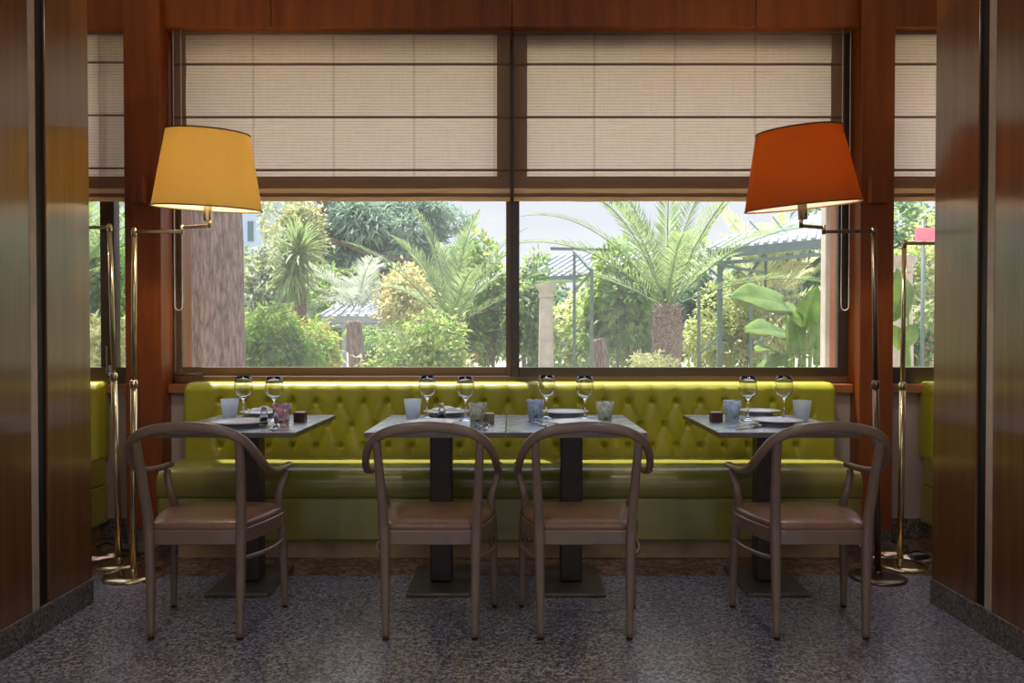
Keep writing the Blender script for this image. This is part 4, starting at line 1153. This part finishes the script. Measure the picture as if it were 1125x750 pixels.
for i, (bp, tp, wd_, nr_, rt_) in enumerate((
        ((862, 334), (812, 314), .36, (.25, -.6, .7), (868, 420)),
        ((862, 333), (884, 352), .16, (.3, -.8, .4), (868, 420)),
        ((864, 366), (824, 352), .30, (.1, -.5, .8), (872, 420)),
        ((866, 392), (826, 402), .22, (0, -.4, .9), (876, 425)),
        ((884, 360), (893, 322), .20, (-.3, -.8, .3), (884, 425)),
        ((893, 352), (918, 330), .20, (-.5, -.6, .6), (888, 425)),
        ((893, 380), (905, 350), .17, (.5, -.8, .3), (888, 425)),
        ((878, 385), (874, 345), .18, (.3, -.9, .2), (880, 425)),
        ((850, 385), (836, 372), .15, (0, -.6, .7), (872, 425)),
        ((900, 400), (915, 372), .16, (-.2, -.9, .3), (892, 425)))):
    broadleaf(t, lp(*bp, .1*(i % 3)), lp(*tp, -.25+.1*(i % 4)), wd_, nr_, lp(*rt_), seed=i)
c = at(995, 405, 7.2); Yb = 7.2; t = thing('broad_leaved_plant', 'broad green leaves against the pale pillar outside the right side window', 'plant', (c.x, Yb, GZ))
for i, (bp, tp, wd_, nr_, rt_) in enumerate((((990, 345), (993, 296), .26, (.2, -.9, .2), (1000, 425)), ((996, 318), (984, 350), .16, (-.2, -.9, .2), (1000, 425)), ((992, 378), (1006, 358), .18, (.2, -.8, .4), (1000, 425)), ((990, 380), (984, 358), .14, (0, -.9, .2), (1000, 425)))):
    broadleaf(t, lp(*bp), lp(*tp, -.1), wd_, nr_, lp(*rt_), seed=i+20)
# strap leaved pale plant behind
# stone column, pillars, post
def stone_column(label, px, ytop, Y, wpx, name='stone_column'):
    c = at(px, ytop, Y); z = c.z-GZ; r_ = wpx/2*Y/875; t = thing(name, label, 'column', (c.x, Y, GZ))
    MB().lathe([(r_*1.12, 0), (r_*1.12, .1), (r_*1.06, .14), (r_*1.02, z*.5), (r_*.88, z-.22), (r_*.86, z-.16)], seg=32).build('shaft', 'oldstone', t, smooth=True)
    MB().lathe([(r_*.86, z-.17), (r_*1.0, z-.16), (r_*1.0, z-.13), (r_*.9, z-.12), (r_*1.05, z-.08), (r_*1.28, z-.05), (r_*1.3, z), (0, z)], seg=32).build('capital', 'oldstone', t, auto=40)
stone_column('weathered round stone column in the right pane left of the iron frame', 600, 312, 9.8, 17)
stone_column('pale stone pillar outside the right side window', 991, 282, 8.6, 24)
c = at(911, 300, 5.75)
t = tag(MB().box(c.x-.045, c.x+.04, 5.70, 5.80, GZ, 2.86).build('veranda_post', 'oldstone', bevel=.012, seg=3), 'pale grey square post carrying the eaves outside the right pane', 'post')
p0 = at(1008, 250, 8.3); p1 = at(1030, 264, 8.3)
t = thing('pink_panel', 'small pink panel on a thin iron pole seen through the right side window', 'panel', (p0.x+.1, 8.33, GZ)); B_ = Vector(t.location)
MB().box(p0.x-B_.x, p1.x-B_.x, -.03, .03, p1.z-GZ, p0.z-GZ).build('panel_board', 'shade_pink', t, bevel=.005)
MB().tube([(0, .05, 0), (0, .05, p0.z+.1-GZ)], .02, 8).build('pole', 'green_metal', t, smooth=True)

# iron frames and canopies
def canopy(name, label, corners, posts, braces, beams, slats=14, frame='green_metal', sheet='roofsheet', batten='rooflight', pw=.05):
    """corners: front-left, front-right, back-right, back-left as (px,py,Y)"""
    C = [at(*q) for q in corners]; base = Vector((C[0].x, C[0].y, GZ)); t = thing(name, label, 'canopy', base)
    Cl = [q-base for q in C]; th = Vector((0, 0, .03))
    vs = [p_ for p_ in Cl]+[p_+th for p_ in Cl]
    if corners:
        MB().add(vs, [(0, 3, 2, 1), (4, 5, 6, 7), (0, 1, 5, 4), (1, 2, 6, 5), (2, 3, 7, 6), (3, 0, 4, 7)]).build('roof', sheet, t)
        for i in range(slats+1):
            u = i/slats; a = Cl[0].lerp(Cl[1], u)+th*1.6; b = Cl[3].lerp(Cl[2], u)+th*1.6
            MB().beam(a, b, .05, .035).build('roof_batten', batten, t)
        MB().beam(Cl[0]-th, Cl[1]-th, .06, .12).build('eaves_beam', frame, t)
    for px, y0, Y in posts:
        a = at(px, y0, Y)-base; MB().box(a.x-pw/2, a.x+pw/2, a.y-pw/2, a.y+pw/2, 0, a.z).build('post', frame, t, bevel=.004)
    for a, b in beams: MB().beam(at(*a)-base, at(*b)-base, pw*.8).build('rail', frame, t)
    for a, b in braces: MB().beam(at(*a)-base, at(*b)-base, pw*.6).build('brace', frame, t)
    return t
canopy('garden_canopy', 'low sloping shed roof on posts in the left pane', [(352, 349, 14), (452, 349, 14), (424, 333, 16.5), (378, 333, 16.5)],
       [(378, 349, 14.02), (449, 349, 14.02), (433, 349, 15.5)], [((356, 352, 14), (378, 357, 14)), ((378, 357, 14), (400, 352, 14)), ((400, 352, 14), (425, 357, 14)), ((425, 357, 14), (448, 352, 14))], [((345, 358, 14), (452, 358, 14))], 10, pw=.07, sheet='rooflight', frame='rooflight')
canopy('garden_canopy', 'grey ribbed canopy roof left of the palm in the right pane', [(572, 307, 14), (690, 301, 14), (722, 276, 17), (612, 283, 17)], [(585, 307, 14.02), (684, 301, 14.02)], [], [], 13, pw=.06)
canopy('garden_canopy', 'large ribbed glass canopy at the right of the right pane', [(778, 277, 10.5), (935, 262, 10.5), (935, 226, 13.5), (806, 262, 13.5)],
       [(791, 276, 10.52), (925, 262, 10.52)], [((791, 300, 10.5), (806, 276, 10.5)), ((825, 243, 12.5), (850, 270, 10.6)), ((850, 238, 12.5), (874, 268, 10.6))], [((778, 290, 10.5), (930, 277, 10.5))], 15, pw=.06)
def frame_only(label, posts, beams, braces, pw=.05):
    a = at(*posts[0]); base = Vector((a.x, a.y, GZ)); t = thing('iron_frame', label, 'frame', base)
    for px, y0, Y in posts:
        a = at(px, y0, Y)-base; MB().box(a.x-pw/2, a.x+pw/2, a.y-pw/2, a.y+pw/2, 0, a.z).build('post', 'green_metal', t, bevel=.004)
    for a, b in beams: MB().beam(at(*a)-base, at(*b)-base, pw).build('rail', 'green_metal', t)
    for a, b in braces: MB().beam(at(*a)-base, at(*b)-base, pw*.6).build('brace', 'green_metal', t)
frame_only('slim grey green iron frame between stone column and palm', [(631, 276, 10), (650, 297, 9)],
           [((631, 276, 10), (650, 297, 9)), ((606, 273, 10), (700, 275, 12))], [((633, 318, 10), (650, 298, 9)), ((634, 364, 10), (649, 345, 9)), ((640, 402, 10), (650, 392, 9))], .036)
frame_only('grey green iron frame of slim posts right of the palm trunk', [(768, 284, 10.2), (825, 300, 10.2), (841, 280, 12.5)],
           [((766, 286, 10.2), (841, 300, 10.2)), ((825, 300, 10.2), (841, 278, 12.5))], [((769, 285, 10.2), (791, 306, 10.2)), ((770, 388, 10.2), (791, 367, 10.2)), ((800, 286, 10.2), (824, 308, 10.2))], .036)
# trunks seen between shrubs
for px, y0, Y, wpx, lb in ((388, 352, 11.8, 17, 'rough grey brown tree trunk under the shed roof'), (657, 372, 10.4, 15, 'short leaning dark trunk behind the iron frame')):
    a = at(px, y0, Y); b = at(px+5, 410, Y); r_ = wpx/2*Y/875
    t = thing('tree', lb, 'tree', (b.x, Y, GZ)); B_ = Vector(t.location)
    MB().tube(catmull([(0, 0, 0), tuple(b-B_), tuple(a-B_)], 6), [r_*1.2-.2*r_*i/12 for i in range(13)], 16).build('trunk', 'bark', t, smooth=True)



# ------------------------------------------------------------------ light
w = bpy.data.worlds.new('world'); SC.world = w; w.use_nodes = True; t = w.node_tree; t.nodes.clear()
out = t.nodes.new('ShaderNodeOutputWorld'); bg = t.nodes.new('ShaderNodeBackground')
tc = t.nodes.new('ShaderNodeTexCoord'); sx = t.nodes.new('ShaderNodeSeparateXYZ'); L(t, tc.outputs['Generated'], sx.inputs[0])
r = ramp(t, sx.outputs[2], [(0, (.80, .815, .83)), (.22, (.80, .83, .88)), (.4, (1.25, 1.42, 1.8)), (1, (1.15, 1.5, 2.2))])
L(t, r.outputs[0], bg.inputs[0]); bg.inputs[1].default_value = 1.15; L(t, bg.outputs[0], out.inputs[0])
sd = bpy.data.lights.new('sun', 'SUN'); sd.energy = 12.0; sd.angle = R(.8); sd.color = (1, .95, .86)
so = bpy.data.objects.new('sun', sd); COL.objects.link(so)
elev = R(74); azx = .18
dirv = Vector((azx, -math.cos(elev), -math.sin(elev))); so.rotation_euler = dirv.to_track_quat('-Z', 'Y').to_euler(); so.location = (0, 12, 20)

vs = SC.view_settings; vs.view_transform = 'Standard'; vs.look = 'None'; vs.gamma = 1; vs.exposure = 0.0; vs.use_curve_mapping = False
cy = SC.cycles; cy.use_denoising = True; cy.max_bounces = 16; cy.diffuse_bounces = 5; cy.glossy_bounces = 4; cy.transmission_bounces = 14; cy.transparent_max_bounces = 16
cy.caustics_reflective = False; cy.caustics_refractive = False; cy.sample_clamp_indirect = 6
